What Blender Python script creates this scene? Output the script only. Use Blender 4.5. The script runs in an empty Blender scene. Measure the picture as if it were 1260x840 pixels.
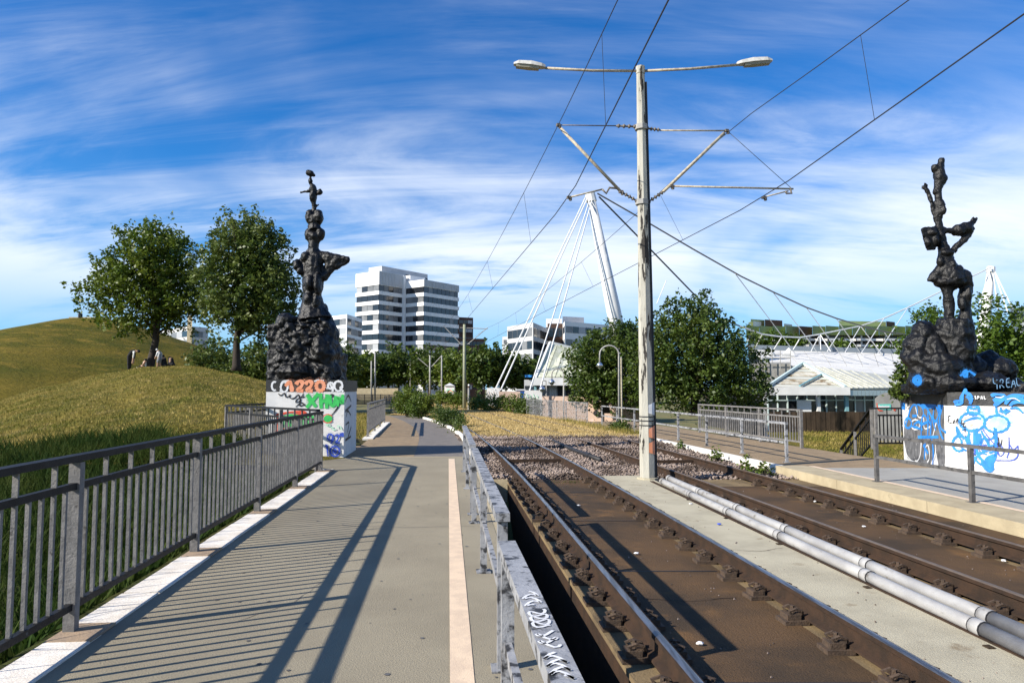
import bpy, math, random
import numpy as np
from mathutils import Vector, Matrix
random.seed(7)
rng = np.random.default_rng(7)
R = math.radians
S = bpy.context.scene
COL = S.collection

# ------------------------------------------------------------------ camera, sky, sun, exposure
F = 870.0; PITCH = R(3.81); EYE = 1.66
cam = bpy.data.cameras.new('camera'); cam.sensor_width = 36; cam.lens = F / 1260 * 36
cam.clip_start = .05; cam.clip_end = 6000
co = bpy.data.objects.new('camera', cam); COL.objects.link(co)
co.location = (0, 0, EYE); co.rotation_euler = (R(90) + PITCH, 0, 0); S.camera = co

SUN_EL, SUN_AZ = R(31), R(207)            # direction the light comes from: azimuth measured from +X
tosun = Vector((math.cos(SUN_AZ) * math.cos(SUN_EL), math.sin(SUN_AZ) * math.cos(SUN_EL), math.sin(SUN_EL)))
sl = bpy.data.lights.new('sun', 'SUN'); sl.energy = 5.0; sl.angle = R(.5); sl.color = (1, .93, .82)
so = bpy.data.objects.new('sun', sl); COL.objects.link(so)
so.rotation_euler = tosun.to_track_quat('Z', 'Y').to_euler()

W = bpy.data.worlds.new('World'); S.world = W; W.use_nodes = True
nt = W.node_tree; N = nt.nodes; L = nt.links; N.clear()
def nd(t, **kw):
    n = N.new(t)
    for k, v in kw.items(): setattr(n, k, v)
    return n
out = nd('ShaderNodeOutputWorld'); bg = nd('ShaderNodeBackground'); bg.inputs[1].default_value = .05
sky = nd('ShaderNodeTexSky', sky_type='NISHITA'); sky.sun_disc = False
sky.sun_elevation = SUN_EL; sky.sun_rotation = math.atan2(tosun.x, tosun.y) % (2 * math.pi)
sky.air_density = 1.0; sky.dust_density = .3; sky.ozone_density = 3.0
SKY_TINT = (.0, 1.0, 2.0, 1); AIR = (5.0, 9.2, 12.4, 1)
tc = nd('ShaderNodeTexCoord'); sp = nd('ShaderNodeSeparateXYZ'); L.new(tc.outputs['Generated'], sp.inputs[0])
def mth(op, a, b=None, clamp=False):
    n = nd('ShaderNodeMath', operation=op); n.use_clamp = clamp
    for i, x in enumerate((a, b)):
        if x is None: continue
        if isinstance(x, (int, float)): n.inputs[i].default_value = x
        else: L.new(x, n.inputs[i])
    return n.outputs[0]
zc = mth('ADD', mth('MAXIMUM', sp.outputs[2], 0.0), .30)
px_, py_ = mth('DIVIDE', sp.outputs[0], zc), mth('DIVIDE', sp.outputs[1], zc)
cb = nd('ShaderNodeCombineXYZ'); L.new(px_, cb.inputs[0]); L.new(py_, cb.inputs[1])
def cloud(rot, scale, nscale, detail, dist, lo, hi, off, rough=.6):
    m = nd('ShaderNodeMapping'); m.inputs['Rotation'].default_value = (0, 0, rot); m.inputs['Scale'].default_value = scale
    m.inputs['Location'].default_value = off; L.new(cb.outputs[0], m.inputs['Vector'])
    t = nd('ShaderNodeTexNoise'); t.inputs['Scale'].default_value = nscale; t.inputs['Detail'].default_value = detail
    t.inputs['Roughness'].default_value = rough; t.inputs['Distortion'].default_value = dist
    L.new(m.outputs[0], t.inputs['Vector'])
    r = nd('ShaderNodeMapRange'); r.inputs[1].default_value = lo; r.inputs[2].default_value = hi
    r.interpolation_type = 'SMOOTHSTEP'; L.new(t.outputs[0], r.inputs[0])
    return r.outputs[0]
c1 = cloud(R(60), (.55, 1.6, 1), 1.35, 13, .9, .36, .74, (4.1, 1.7, 0), .60)
c2 = cloud(R(66), (.30, 1.9, 1), 2.2, 15, 1.2, .42, .80, (7.3, 4.2, 0), .66)
c3 = cloud(R(-40), (.8, 1.1, 1), .8, 5, .8, .36, .60, (0.3, 1.1, 0), .5)
# thin ice cloud: the lower one looks, the longer the way through the sheet
tau = mth('MULTIPLY', mth('ADD', mth('ADD', mth('MULTIPLY', c1, .62), mth('MULTIPLY', c2, .45)), .03), mth('ADD', mth('MULTIPLY', c3, 1.0), .16))
zz_ = mth('ADD', mth('MAXIMUM', sp.outputs[2], 0.0), .03)
cov = mth('SUBTRACT', 1.0, mth('POWER', 2.718, mth('MULTIPLY', mth('DIVIDE', tau, mth('POWER', zz_, 1.9)), -.24)))
low = nd('ShaderNodeMapRange'); low.inputs[1].default_value = .03; low.inputs[2].default_value = .20
low.interpolation_type = 'SMOOTHSTEP'; L.new(sp.outputs[2], low.inputs[0])
cov = mth('MULTIPLY', cov, mth('ADD', mth('MULTIPLY', low.outputs[0], .93), .05))
tint = nd('ShaderNodeMix', data_type='RGBA', blend_type='MULTIPLY'); tint.inputs[0].default_value = 1; L.new(sky.outputs[0], tint.inputs[6]); tint.inputs[7].default_value = SKY_TINT
air = nd('ShaderNodeMix', data_type='RGBA'); L.new(mth('POWER', 2.718, mth('MULTIPLY', mth('MAXIMUM', sp.outputs[2], 0.0), -9.0)), air.inputs[0])
L.new(tint.outputs[2], air.inputs[6]); air.inputs[7].default_value = AIR
mx = nd('ShaderNodeMix', data_type='RGBA'); L.new(cov, mx.inputs[0]); L.new(air.outputs[2], mx.inputs[6])
mx.inputs[7].default_value = (12.6, 13.4, 14.6, 1)
L.new(mx.outputs[2], bg.inputs[0]); L.new(bg.outputs[0], out.inputs[0])

S.view_settings.view_transform = 'Standard'; S.view_settings.look = 'None'
S.view_settings.exposure = .75; S.view_settings.gamma = 1; S.view_settings.use_curve_mapping = False
S.cycles.max_bounces = 5; S.cycles.diffuse_bounces = 2; S.cycles.transparent_max_bounces = 6

# ------------------------------------------------------------------ measuring helpers: where a sight line meets a plane of the place
SP, CP = math.sin(PITCH), math.cos(PITCH)
def ray(u, v):
    a, b = (u - 630) / F, (420 - v) / F
    return Vector((a, CP - b * SP, SP + b * CP))
def at(u, v, Y):
    d = ray(u, v); t = Y / d.y
    return Vector((d.x * t, Y, EYE + d.z * t))
def gp(u, v, z=0.0):
    d = ray(u, v); t = (z - EYE) / d.z
    return Vector((d.x * t, d.y * t, z))
def dev(Y):                                       # the line bends gently to the left beyond 9 m
    if Y < 9: return 0.0
    if Y < 30: return .0014 * (Y - 9) ** 2
    if Y < 75: return .6174 + .0588 * (Y - 30)
    return .6174 + .0588 * 45 + .0588 * (Y - 75) + .0022 * (Y - 75) ** 2
def TX(o, Y): return o - .09 * Y - dev(Y)         # X of a line that keeps offset o from the track
def PX(o, Y): return o - .09 * Y                  # the same before the bend

# ------------------------------------------------------------------ mesh helpers
class MB:
    def __init__(s): s.v = []; s.f = []; s.m = []; s.cur = 0
    def add(s, vs, fs):
        b = len(s.v); s.v += [tuple(x) for x in vs]
        for f in fs: s.f.append(tuple(b + i for i in f)); s.m.append(s.cur)
        return s
    def box(s, c, size, rz=0.0, M=None):
        x, y, z = size[0] / 2, size[1] / 2, size[2] / 2; ca, sa = math.cos(rz), math.sin(rz); vs = []
        for i in (-1, 1):
            for j in (-1, 1):
                for k in (-1, 1):
                    X, Y = i * x, j * y
                    vs.append((c[0] + X * ca - Y * sa, c[1] + X * sa + Y * ca, c[2] + k * z))
        return s.add(vs, [(0, 1, 3, 2), (4, 6, 7, 5), (0, 4, 5, 1), (2, 3, 7, 6), (0, 2, 6, 4), (1, 5, 7, 3)])
    def beam(s, p0, p1, w, h, up=(0, 0, 1), ends=True):
        p0, p1 = Vector(p0), Vector(p1); d = (p1 - p0).normalized(); up = Vector(up)
        side = d.cross(up)
        if side.length < 1e-4: side = Vector((1, 0, 0))
        side.normalize(); upv = side.cross(d).normalized(); vs = []
        for p in (p0, p1):
            for a, b in ((-1, -1), (1, -1), (1, 1), (-1, 1)): vs.append(p + side * (a * w / 2) + upv * (b * h / 2))
        return s.add(vs, [(0, 1, 2, 3), (7, 6, 5, 4), (0, 4, 5, 1), (1, 5, 6, 2), (2, 6, 7, 3), (3, 7, 4, 0)])
    def tube(s, pts, r, n=8, caps=True):
        pts = [Vector(p) for p in pts]; rs = r if isinstance(r, (list, tuple)) else [r] * len(pts)
        b = len(s.v); prev = None
        for i, p in enumerate(pts):
            d = (pts[min(i + 1, len(pts) - 1)] - pts[max(i - 1, 0)])
            d = d.normalized() if d.length > 1e-9 else Vector((0, 0, 1))
            if prev is None:
                a = Vector((0, 0, 1)) if abs(d.z) < .9 else Vector((1, 0, 0)); x = d.cross(a).normalized()
            else:
                x = prev - d * prev.dot(d)
                x = x.normalized() if x.length > 1e-6 else d.orthogonal().normalized()
            prev = x; y = d.cross(x)
            for k in range(n):
                t = 2 * math.pi * k / n; s.v.append(tuple(p + (x * math.cos(t) + y * math.sin(t)) * rs[i]))
        for i in range(len(pts) - 1):
            for k in range(n):
                s.f.append((b + i * n + k, b + i * n + (k + 1) % n, b + (i + 1) * n + (k + 1) % n, b + (i + 1) * n + k)); s.m.append(s.cur)
        if caps:
            s.f.append(tuple(b + k for k in reversed(range(n)))); s.m.append(s.cur)
            e = b + (len(pts) - 1) * n; s.f.append(tuple(e + k for k in range(n))); s.m.append(s.cur)
        return s
    def ball(s, c, r, n=10, m=7):
        rx, ry, rz = (r, r, r) if isinstance(r, (int, float)) else r
        vs = [(c[0], c[1], c[2] - rz)]
        for i in range(1, m):
            t = -math.pi / 2 + math.pi * i / m
            for k in range(n):
                a = 2 * math.pi * k / n; vs.append((c[0] + rx * math.cos(t) * math.cos(a), c[1] + ry * math.cos(t) * math.sin(a), c[2] + rz * math.sin(t)))
        vs.append((c[0], c[1], c[2] + rz)); fs = []
        for k in range(n): fs.append((0, 1 + (k + 1) % n, 1 + k))
        for i in range(m - 2):
            for k in range(n):
                fs.append((1 + i * n + k, 1 + i * n + (k + 1) % n, 1 + (i + 1) * n + (k + 1) % n, 1 + (i + 1) * n + k))
        e = 1 + (m - 2) * n
        for k in range(n): fs.append((e + k, e + (k + 1) % n, len(vs) - 1))
        return s.add(vs, fs)
    def prism(s, poly, z0, z1):                   # poly counter-clockwise in plan
        n = len(poly); a = sum(poly[i][0] * poly[(i + 1) % n][1] - poly[(i + 1) % n][0] * poly[i][1] for i in range(n))
        if a < 0: poly = poly[::-1]
        zt = z1 if isinstance(z1, (list, tuple)) else [z1] * n
        vs = [(p[0], p[1], z0) for p in poly] + [(p[0], p[1], zt[i]) for i, p in enumerate(poly)]
        fs = [tuple(reversed(range(n))), tuple(range(n, 2 * n))] + [(i, (i + 1) % n, n + (i + 1) % n, n + i) for i in range(n)]
        return s.add(vs, fs)
    def quad(s, a, b, c, d): return s.add([a, b, c, d], [(0, 1, 2, 3)])
    def slab(s, quadpts, th):                     # a thick sheet hung under four (or more) points
        q = [Vector(p) for p in quadpts]; n = len(q); nn = (q[1] - q[0]).cross(q[2] - q[0]).normalized()
        if nn.z < 0: q = q[::-1]; nn = -nn
        vs = q + [p - nn * th for p in q]
        return s.add(vs, [tuple(range(n)), tuple(reversed(range(n, 2 * n)))] + [(i, n + i, n + (i + 1) % n, (i + 1) % n) for i in range(n)])
    def mesh(s, name, mats=None, smooth=False):
        me = bpy.data.meshes.new(name); me.from_pydata(s.v, [], s.f); me.update()
        if mats:
            for m in (mats if isinstance(mats, (list, tuple)) else [mats]): me.materials.append(m)
        if any(s.m): me.polygons.foreach_set('material_index', s.m)
        if smooth: me.polygons.foreach_set('use_smooth', [True] * len(me.polygons))
        return me

def np_mesh(name, V, Fc, mats, smooth=False):
    me = bpy.data.meshes.new(name); V = np.asarray(V, np.float32); Fc = np.asarray(Fc, np.int32); k = Fc.shape[1]
    me.vertices.add(len(V)); me.vertices.foreach_set('co', V.ravel())
    me.loops.add(Fc.size); me.loops.foreach_set('vertex_index', Fc.ravel())
    me.polygons.add(len(Fc)); me.polygons.foreach_set('loop_start', np.arange(0, Fc.size, k, dtype=np.int32))
    if smooth: me.polygons.foreach_set('use_smooth', np.ones(len(Fc), bool))
    for m in (mats if isinstance(mats, (list, tuple)) else [mats]): me.materials.append(m)
    me.update(calc_edges=True); me.validate()
    return me
def link(name, me, parent=None, loc=None, rz=0.0, label=None, kind=None):
    o = bpy.data.objects.new(name, me); COL.objects.link(o)
    if parent is not None:
        o.parent = parent
        if loc is None:
            p = parent; off = Vector((0, 0, 0))
            while p is not None: off += p.location; p = p.parent
            o.location = -off
    if loc is not None: o.location = loc
    o.rotation_euler.z = rz
    if label: o['label'] = label
    if kind: o['kind'] = kind
    return o
def part(name, mb, mat, parent, smooth=False, **kw): return link(name, mb.mesh(name, mat, smooth), parent, **kw)
def thing(name, label, cat, loc=(0, 0, 0), group=None, rz=0.0):
    o = bpy.data.objects.new(name, None); COL.objects.link(o); o.location = loc; o.rotation_euler.z = rz; o.empty_display_size = .1
    o['label'] = label; o['category'] = cat
    if group: o['group'] = group
    return o
def tag(o, label, cat, group=None, kind=None):
    o['label'] = label; o['category'] = cat
    if group: o['group'] = group
    if kind: o['kind'] = kind
    return o
def struct(name, mb, mat, label=None, smooth=False):
    o = link(name, mb.mesh(name, mat, smooth) if isinstance(mb, MB) else mb); o['kind'] = 'structure'
    o['label'] = label or name.replace('_', ' '); return o
def copy_tree(o, parent=None):
    c = o.copy(); COL.objects.link(c)
    if parent is not None: c.parent = parent
    for ch in [x for x in o.children]: copy_tree(ch, c)
    return c

# ------------------------------------------------------------------ materials
def mat(name, c1, c2=None, scale=4.0, rough=.75, bump=0.0, bscale=None, metal=0.0, detail=6, lo=.35, hi=.65, c3=None, s3=30.0, lo3=.6, hi3=.66, stretch=None, spec=.4, trans=0.0, bdist=.02):
    m = bpy.data.materials.new(name); m.use_nodes = True; t = m.node_tree; n = t.nodes; l = t.links; b = n['Principled BSDF']
    b.inputs['Roughness'].default_value = rough; b.inputs['Metallic'].default_value = metal
    b.inputs['Specular IOR Level'].default_value = spec
    g = n.new('ShaderNodeNewGeometry'); vec = g.outputs['Position']
    if stretch:
        mp = n.new('ShaderNodeMapping'); mp.inputs['Scale'].default_value = stretch; l.new(vec, mp.inputs[0]); vec = mp.outputs[0]
    def noise(s, d=detail, r=.6):
        x = n.new('ShaderNodeTexNoise'); x.inputs['Scale'].default_value = s; x.inputs['Detail'].default_value = d
        x.inputs['Roughness'].default_value = r; l.new(vec, x.inputs['Vector']); return x.outputs[0]
    def rng_(x, a, bb):
        r = n.new('ShaderNodeMapRange'); r.inputs[1].default_value = a; r.inputs[2].default_value = bb; r.interpolation_type = 'SMOOTHSTEP'
        l.new(x, r.inputs[0]); return r.outputs[0]
    def mix(f, a, bcol):
        x = n.new('ShaderNodeMix'); x.data_type = 'RGBA'; l.new(f, x.inputs[0])
        for i, c in ((6, a), (7, bcol)):
            if isinstance(c, tuple): x.inputs[i].default_value = (*c, 1)
            else: l.new(c, x.inputs[i])
        return x.outputs[2]
    col = None
    if c2 is not None: col = mix(rng_(noise(scale), lo, hi), c1, c2)
    if c3 is not None: col = mix(rng_(noise(s3), lo3, hi3), col if col is not None else c1, c3)
    if col is None: b.inputs['Base Color'].default_value = (*c1, 1)
    else: l.new(col, b.inputs['Base Color'])
    if bump:
        bp = n.new('ShaderNodeBump'); bp.inputs['Strength'].default_value = bump; bp.inputs['Distance'].default_value = bdist
        l.new(noise(bscale or scale * 6, 5, .65), bp.inputs['Height']); l.new(bp.outputs[0], b.inputs['Normal'])
    if trans:
        tr = n.new('ShaderNodeBsdfTranslucent'); ms = n.new('ShaderNodeMixShader'); ms.inputs[0].default_value = trans
        if col is None: tr.inputs[0].default_value = (*c1, 1)
        else: l.new(col, tr.inputs[0])
        l.new(b.outputs[0], ms.inputs[1]); l.new(tr.outputs[0], ms.inputs[2]); l.new(ms.outputs[0], n['Material Output'].inputs[0])
    return m
M = {}
M['path'] = mat('coated_asphalt', (.295, .258, .185), (.245, .213, .153), .7, .9, .7, 90, c3=(.12, .105, .078), s3=190, lo3=.56, hi3=.70, bdist=.010, spec=.2, detail=9)
M['path_r'] = mat('grey_asphalt', (.335, .325, .295), (.285, .275, .25), 1.5, .9, .4, 90, c3=(.13, .22, .33), s3=2.6, lo3=.66, hi3=.72, spec=.2)
M['brick'] = mat('brown_paving', (.30, .22, .135), (.235, .175, .11), 3, .9, .5, 40, c3=(.14, .105, .07), s3=60, lo3=.55, hi3=.7, spec=.2)
M['asphalt'] = mat('dark_asphalt', (.14, .125, .11), (.18, .16, .14), 3, .85, .4, 70)
M['cream'] = mat('cream_paint', (.70, .54, .38), (.60, .46, .33), 7, .8, .3, 120, c3=(.42, .34, .25), s3=45, lo3=.62, hi3=.75)
M['white_stone'] = mat('white_painted_stone', (.78, .73, .66), (.66, .60, .52), 5, .8, .4, 60, c3=(.33, .25, .18), s3=9, lo3=.66, hi3=.78)
M['stone_dirty'] = mat('bare_kerb_patch', (.36, .26, .17), (.28, .21, .15), 8, .85, .4, 60)
M['white_wall'] = mat('white_painted_concrete', (.78, .75, .68), (.70, .66, .58), 2.5, .8, .3, 40, c3=(.45, .42, .36), s3=5, lo3=.64, hi3=.8)
M['block_white'] = mat('white_plinth_paint', (.72, .70, .665), (.63, .62, .595), 2.2, .75, .25, 40, c3=(.40, .385, .36), s3=4.5, lo3=.60, hi3=.80, detail=10)
M['conc'] = mat('beige_concrete', (.44, .37, .24), (.35, .29, .185), 2.5, .85, .5, 60, c3=(.20, .165, .10), s3=6, lo3=.62, hi3=.8)
M['conc_light'] = mat('pale_concrete', (.45, .41, .30), (.37, .335, .245), 1.8, .9, .5, 70, c3=(.22, .165, .10), s3=3.5, lo3=.58, hi3=.78, spec=.2)
M['rust_slab'] = mat('rust_stained_slab', (.105, .062, .030), (.052, .036, .022), .9, .85, .6, 60, c3=(.16, .088, .036), s3=1.9, lo3=.54, hi3=.74, spec=.2)
M['slab'] = mat('stained_slab', (.22, .16, .085), (.13, .095, .055), 2, .9, .5, 60, spec=.2)
M['rail'] = mat('rusty_rail', (.050, .029, .018), (.030, .020, .014), 6, .8, .5, 80, spec=.2)
M['steel'] = mat('polished_rail_head', (.30, .305, .315), (.16, .155, .15), 3, .30, .05, 60, metal=.85, stretch=(8, .6, 1), lo=.42, hi=.62)
M['steel_dull'] = mat('dull_rail_head', (.15, .115, .085), (.11, .085, .065), 8, .5, .1, 60, metal=.15)
M['chair'] = mat('rail_chair_iron', (.052, .036, .025), (.085, .055, .035), 20, .8, .5, 60)
M['galv'] = mat('weathered_galvanised', (.205, .195, .185), (.135, .13, .125), 9, .6, .35, 50, metal=0, c3=(.075, .07, .065), s3=26, lo3=.58, hi3=.72, spec=.3)
M['galv_mid'] = mat('dull_dark_metal', (.12, .115, .11), (.075, .072, .07), 7, .55, .3, 50, c3=(.03, .03, .03), s3=14, lo3=.56, hi3=.68, spec=.3)
M['galv_dark'] = mat('dark_handrail', (.016, .016, .017), (.010, .010, .011), 9, .55, .2, 50, c3=(.06, .068, .078), s3=14, lo3=.64, hi3=.74, spec=.2)  # dark metal, with the shade of the rail sides put into the colour
M['galv_light'] = mat('blotchy_zinc', (.36, .362, .37), (.25, .252, .258), 5, .5, .3, 50, metal=.15, c3=(.04, .04, .042), s3=11, lo3=.50, hi3=.61, spec=.3, detail=9)
M['pole'] = mat('peeling_pole_paint', (.42, .405, .345), (.33, .315, .265), 5, .75, .4, 40, stretch=(1.4, 1.4, .25), c3=(.026, .022, .018), s3=5.0, lo3=.575, hi3=.59)
M['pole_g'] = mat('greenish_pole', (.27, .28, .19), (.22, .23, .16), 5, .7, .2, 40)
M['concpole'] = mat('grey_pole', (.34, .33, .31), (.26, .255, .24), 5, .7, .2, 40)
M['tube_arm'] = mat('cream_arm_tube', (.47, .42, .31), (.30, .25, .18), 14, .55, .2, 40)
M['insul'] = mat('insulator', (.17, .145, .115), (.10, .085, .07), 20, .5)
M['cable_d'] = mat('dark_cable', (.09, .09, .092), rough=.5)
M['wire'] = mat('wire', (.028, .028, .032), rough=.5)
M['pipe'] = mat('grey_white_pipe', (.36, .355, .345), (.27, .265, .26), 4, .45, .15, 40, c3=(.15, .135, .115), s3=9, lo3=.56, hi3=.74, stretch=(1, .5, 1))
M['pipe_d'] = mat('grey_pipe', (.15, .15, .155), (.11, .11, .115), 5, .4, .15, 40)
M['rubber'] = mat('black_rubber', (.02, .02, .022), rough=.6)
M['wood_d'] = mat('dark_wood', (.032, .024, .017), (.065, .046, .03), 1.2, .9, .6, 20, stretch=(1, 1, .5), c3=(.009, .008, .006), s3=1.1, lo3=.48, hi3=.62, spec=.1)
M['bronze'] = mat('dark_bronze', (.0060, .0060, .0064), (.013, .0125, .012), 5, .40, .7, 12, metal=.25, c3=(.05, .047, .04), s3=2.0, lo3=.60, hi3=.76, bdist=.04)
M['bronze_p'] = mat('bronze_plinth', (.028, .028, .029), (.05, .048, .045), 6, .5, .4, 24, metal=.2, c3=(.012, .012, .012), s3=5, lo3=.56, hi3=.7)
M['dryg'] = mat('dry_grass_ground', (.40, .28, .095), (.30, .21, .07), .8, .95, .8, 30, c3=(.14, .14, .04), s3=1.1, lo3=.62, hi3=.78, spec=.1)
M['hillg'] = mat('hill_grass_ground', (.165, .130, .026), (.085, .085, .015), .5, .95, 1.0, 9, c3=(.24, .175, .045), s3=1.9, lo3=.50, hi3=.72, bdist=.12, stretch=(1, .6, 1), spec=.1)
M['hillg2'] = mat('far_hill_grass_ground', (.135, .105, .014), (.070, .072, .008), .13, .95, 1.0, 3, c3=(.19, .135, .022), s3=.55, lo3=.50, hi3=.70, bdist=.35, stretch=(.6, 1, 3.5), spec=.1)
M['dryb'] = mat('dry_grass_blades', (.56, .435, .21), (.44, .325, .135), 1.0, .85, trans=.25, spec=.1, c3=(.16, .17, .05), s3=.8, lo3=.62, hi3=.74)
M['hillb'] = mat('hill_grass_blades', (.30, .235, .065), (.13, .135, .022), .45, .85, trans=.25, spec=.1, c3=(.42, .32, .12), s3=1.7, lo3=.50, hi3=.66)
M['greenb'] = mat('green_grass_blades', (.024, .050, .009), (.052, .072, .014), 1.1, .8, trans=.3, spec=.1)
M['ground'] = mat('ground', (.10, .11, .035), (.17, .14, .05), .4, .95, .8, 10)
M['soil'] = mat('dark_ground', (.04, .05, .014), (.07, .065, .02), .9, .95, .8, 12, spec=.1)
M['ballast'] = mat('ballast_bed', (.15, .105, .08), (.055, .04, .032), 22, .95, 1.0, 30)
M['stone'] = mat('ballast_stone', (.285, .225, .19), (.075, .053, .041), .8, .9, lo=.40, hi=.60, c3=(.43, .375, .34), s3=24, lo3=.60, hi3=.68, detail=8)
M['leaf'] = mat('leaf', (.068, .115, .013), (.135, .175, .020), .7, .5, trans=.32)
M['leaf2'] = mat('leaf_mid', (.066, .108, .018), (.125, .158, .034), .7, .5, trans=.32)
M['leaf_d'] = mat('leaf_dark', (.042, .078, .012), (.085, .120, .018), .5, .5, trans=.3)
M['leaf_l'] = mat('leaf_light', (.085, .14, .012), (.055, .10, .010), .6, .55, trans=.35)
M['bark'] = mat('bark', (.045, .034, .025), (.028, .021, .016), 6, .9, .8, 16, stretch=(1, 1, .25))
M['twall'] = mat('tower_cladding', (.80, .79, .77), (.74, .73, .71), .2, .6)
M['tgrey'] = mat('grey_cladding', (.50, .50, .50), (.44, .44, .44), .3, .6)
M['glass_d'] = mat('dark_window', (.018, .020, .024), rough=.12, spec=.7)
M['glass_m'] = mat('blind_window', (.20, .205, .21), (.13, .135, .14), .3, .3)
M['glass_l'] = mat('pale_blind_window', (.36, .37, .38), rough=.35)
M['white'] = mat('white_metal', (.70, .70, .68), (.62, .62, .60), 1.0, .45)
M['white2'] = mat('white_roof_sheet', (.66, .645, .60), (.58, .565, .52), .5, .6)
M['tent'] = mat('pale_translucent_roof', (.48, .49, .34), (.62, .62, .50), .8, .5, c3=(.36, .37, .24), s3=2.5, stretch=(1, 1, .4), lo3=.52, hi3=.68)
M['slate'] = mat('slate_blue_roof', (.16, .19, .22), rough=.5)
M['canopy'] = mat('grey_green_roof', (.55, .545, .47), (.43, .43, .36), .8, .6, stretch=(.4, 1, 2))
M['canopy_b'] = mat('brown_slatted_roof', (.42, .37, .26), (.56, .53, .44), 1.4, .7, c3=(.20, .13, .06), s3=.9, lo3=.52, hi3=.62)
M['teal'] = mat('pale_teal_frame', (.50, .60, .585), rough=.5)
M['teal_d'] = mat('teal_column', (.17, .33, .36), rough=.5)
M['gpanel'] = mat('green_cladding', (.27, .33, .15), (.225, .285, .12), .2, .6)
M['brown'] = mat('brown_brick', (.06, .032, .022), (.085, .045, .03), .3, .8)
M['pink'] = mat('pinkish_wall', (.52, .36, .27), (.42, .32, .26), .6, .85, c3=(.62, .45, .40), s3=1.5)
M['skin'] = mat('skin', (.45, .27, .18), rough=.6)
M['cloth_k'] = mat('black_clothing', (.012, .012, .014), rough=.9)
M['cloth_g'] = mat('grey_clothing', (.22, .23, .25), rough=.9)
M['cloth_w'] = mat('white_clothing', (.7, .7, .68), rough=.9)
M['g_blue'] = mat('blue_spray', (.016, .17, .55), (.03, .25, .66), 5, .6)
M['g_dblue'] = mat('dark_blue_spray', (.035, .075, .42), (.05, .10, .50), 6, .5)
M['g_black'] = mat('black_spray', (.02, .02, .022), rough=.6)
M['g_white'] = mat('white_spray', (.78, .78, .78), (.6, .6, .6), 6, .6)
M['g_green'] = mat('green_spray', (.035, .42, .085), (.05, .52, .11), 8, .6)
M['g_mint'] = mat('mint_spray', (.33, .70, .47), (.50, .75, .58), 4, .7)
M['g_red'] = mat('red_spray', (.70, .09, .04), rough=.6)
M['g_orange'] = mat('orange_spray', (.80, .34, .20), (.74, .27, .13), 8, .6)
M['g_grey'] = mat('charcoal_paint', (.075, .075, .078), (.16, .16, .165), 9, .7, c3=(.45, .45, .45), s3=16, lo3=.63, hi3=.68, stretch=(1, 1, .5))
M['g_turq'] = mat('turquoise_spray', (.13, .55, .45), rough=.6)
M['g_brown'] = mat('brown_spray', (.42, .33, .25), (.6, .55, .48), 8, .7)
M['lampglass'] = mat('lamp_glass', (.30, .29, .24), rough=.25)
M['lampbody'] = mat('lamp_body', (.55, .54, .50), (.40, .39, .36), 10, .5)
M['chrome'] = mat('silver_shade', (.62, .66, .72), rough=.25, metal=.9)
M['bin_blue'] = mat('blue_plastic', (.02, .09, .33), rough=.5)
M['bluesign'] = mat('blue_strip', (.03, .22, .55), rough=.5)
M['shelter'] = mat('grey_cabinet', (.33, .32, .29), (.24, .23, .21), 2, .8)

def spray_dust(name, col, dens):
    m = mat(name, col, rough=.8); t = m.node_tree; n = t.nodes; g = n.new('ShaderNodeNewGeometry'); x = n.new('ShaderNodeTexNoise'); x.inputs['Scale'].default_value = 55; x.inputs['Detail'].default_value = 8
    t.links.new(g.outputs['Position'], x.inputs['Vector']); r = n.new('ShaderNodeMapRange'); r.inputs[1].default_value = .62 - dens; r.inputs[2].default_value = .78; r.inputs[4].default_value = .75; t.links.new(x.outputs[0], r.inputs[0])
    t.links.new(r.outputs[0], n['Principled BSDF'].inputs['Alpha']); return m
HALO = {'blue_spray': spray_dust('blue_spray_dust', (.03, .22, .6), .12), 'green_spray': spray_dust('green_spray_dust', (.05, .45, .1), .16), 'dark_blue_spray': spray_dust('dark_blue_spray_dust', (.05, .10, .45), .14), 'orange_spray': spray_dust('orange_spray_dust', (.8, .35, .2), .12), 'black_spray': spray_dust('black_spray_dust', (.05, .05, .05), .06)}
# ------------------------------------------------------------------ surfaces of the place
def ribbon(o0, o1, Y0, Y1, z, step=1.0, fn=TX, zf=None):
    m = MB(); n = max(1, int(math.ceil((Y1 - Y0) / step))); vs = []
    for i in range(n + 1):
        Y = Y0 + (Y1 - Y0) * i / n; zz = z if zf is None else zf(Y)
        vs += [(fn(o0, Y), Y, zz), (fn(o1, Y), Y, zz)]
    m.add(vs, [(2 * i, 2 * i + 1, 2 * i + 3, 2 * i + 2) for i in range(n)]); return m
def sweep(prof, o, Y0, Y1, step=1.0, fn=TX):       # prof: list of (dx, z), closed
    m = MB(); n = int(math.ceil((Y1 - Y0) / step)); k = len(prof); vs = []
    for i in range(n + 1):
        Y = Y0 + (Y1 - Y0) * i / n; x = fn(o, Y); vs += [(x + p[0], Y, p[1]) for p in prof]
    fs = [(i * k + j, i * k + (j + 1) % k, (i + 1) * k + (j + 1) % k, (i + 1) * k + j) for i in range(n) for j in range(k)]
    fs += [tuple(range(k)), tuple(reversed(range(n * k, n * k + k)))]
    return m.add(vs, fs)

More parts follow.
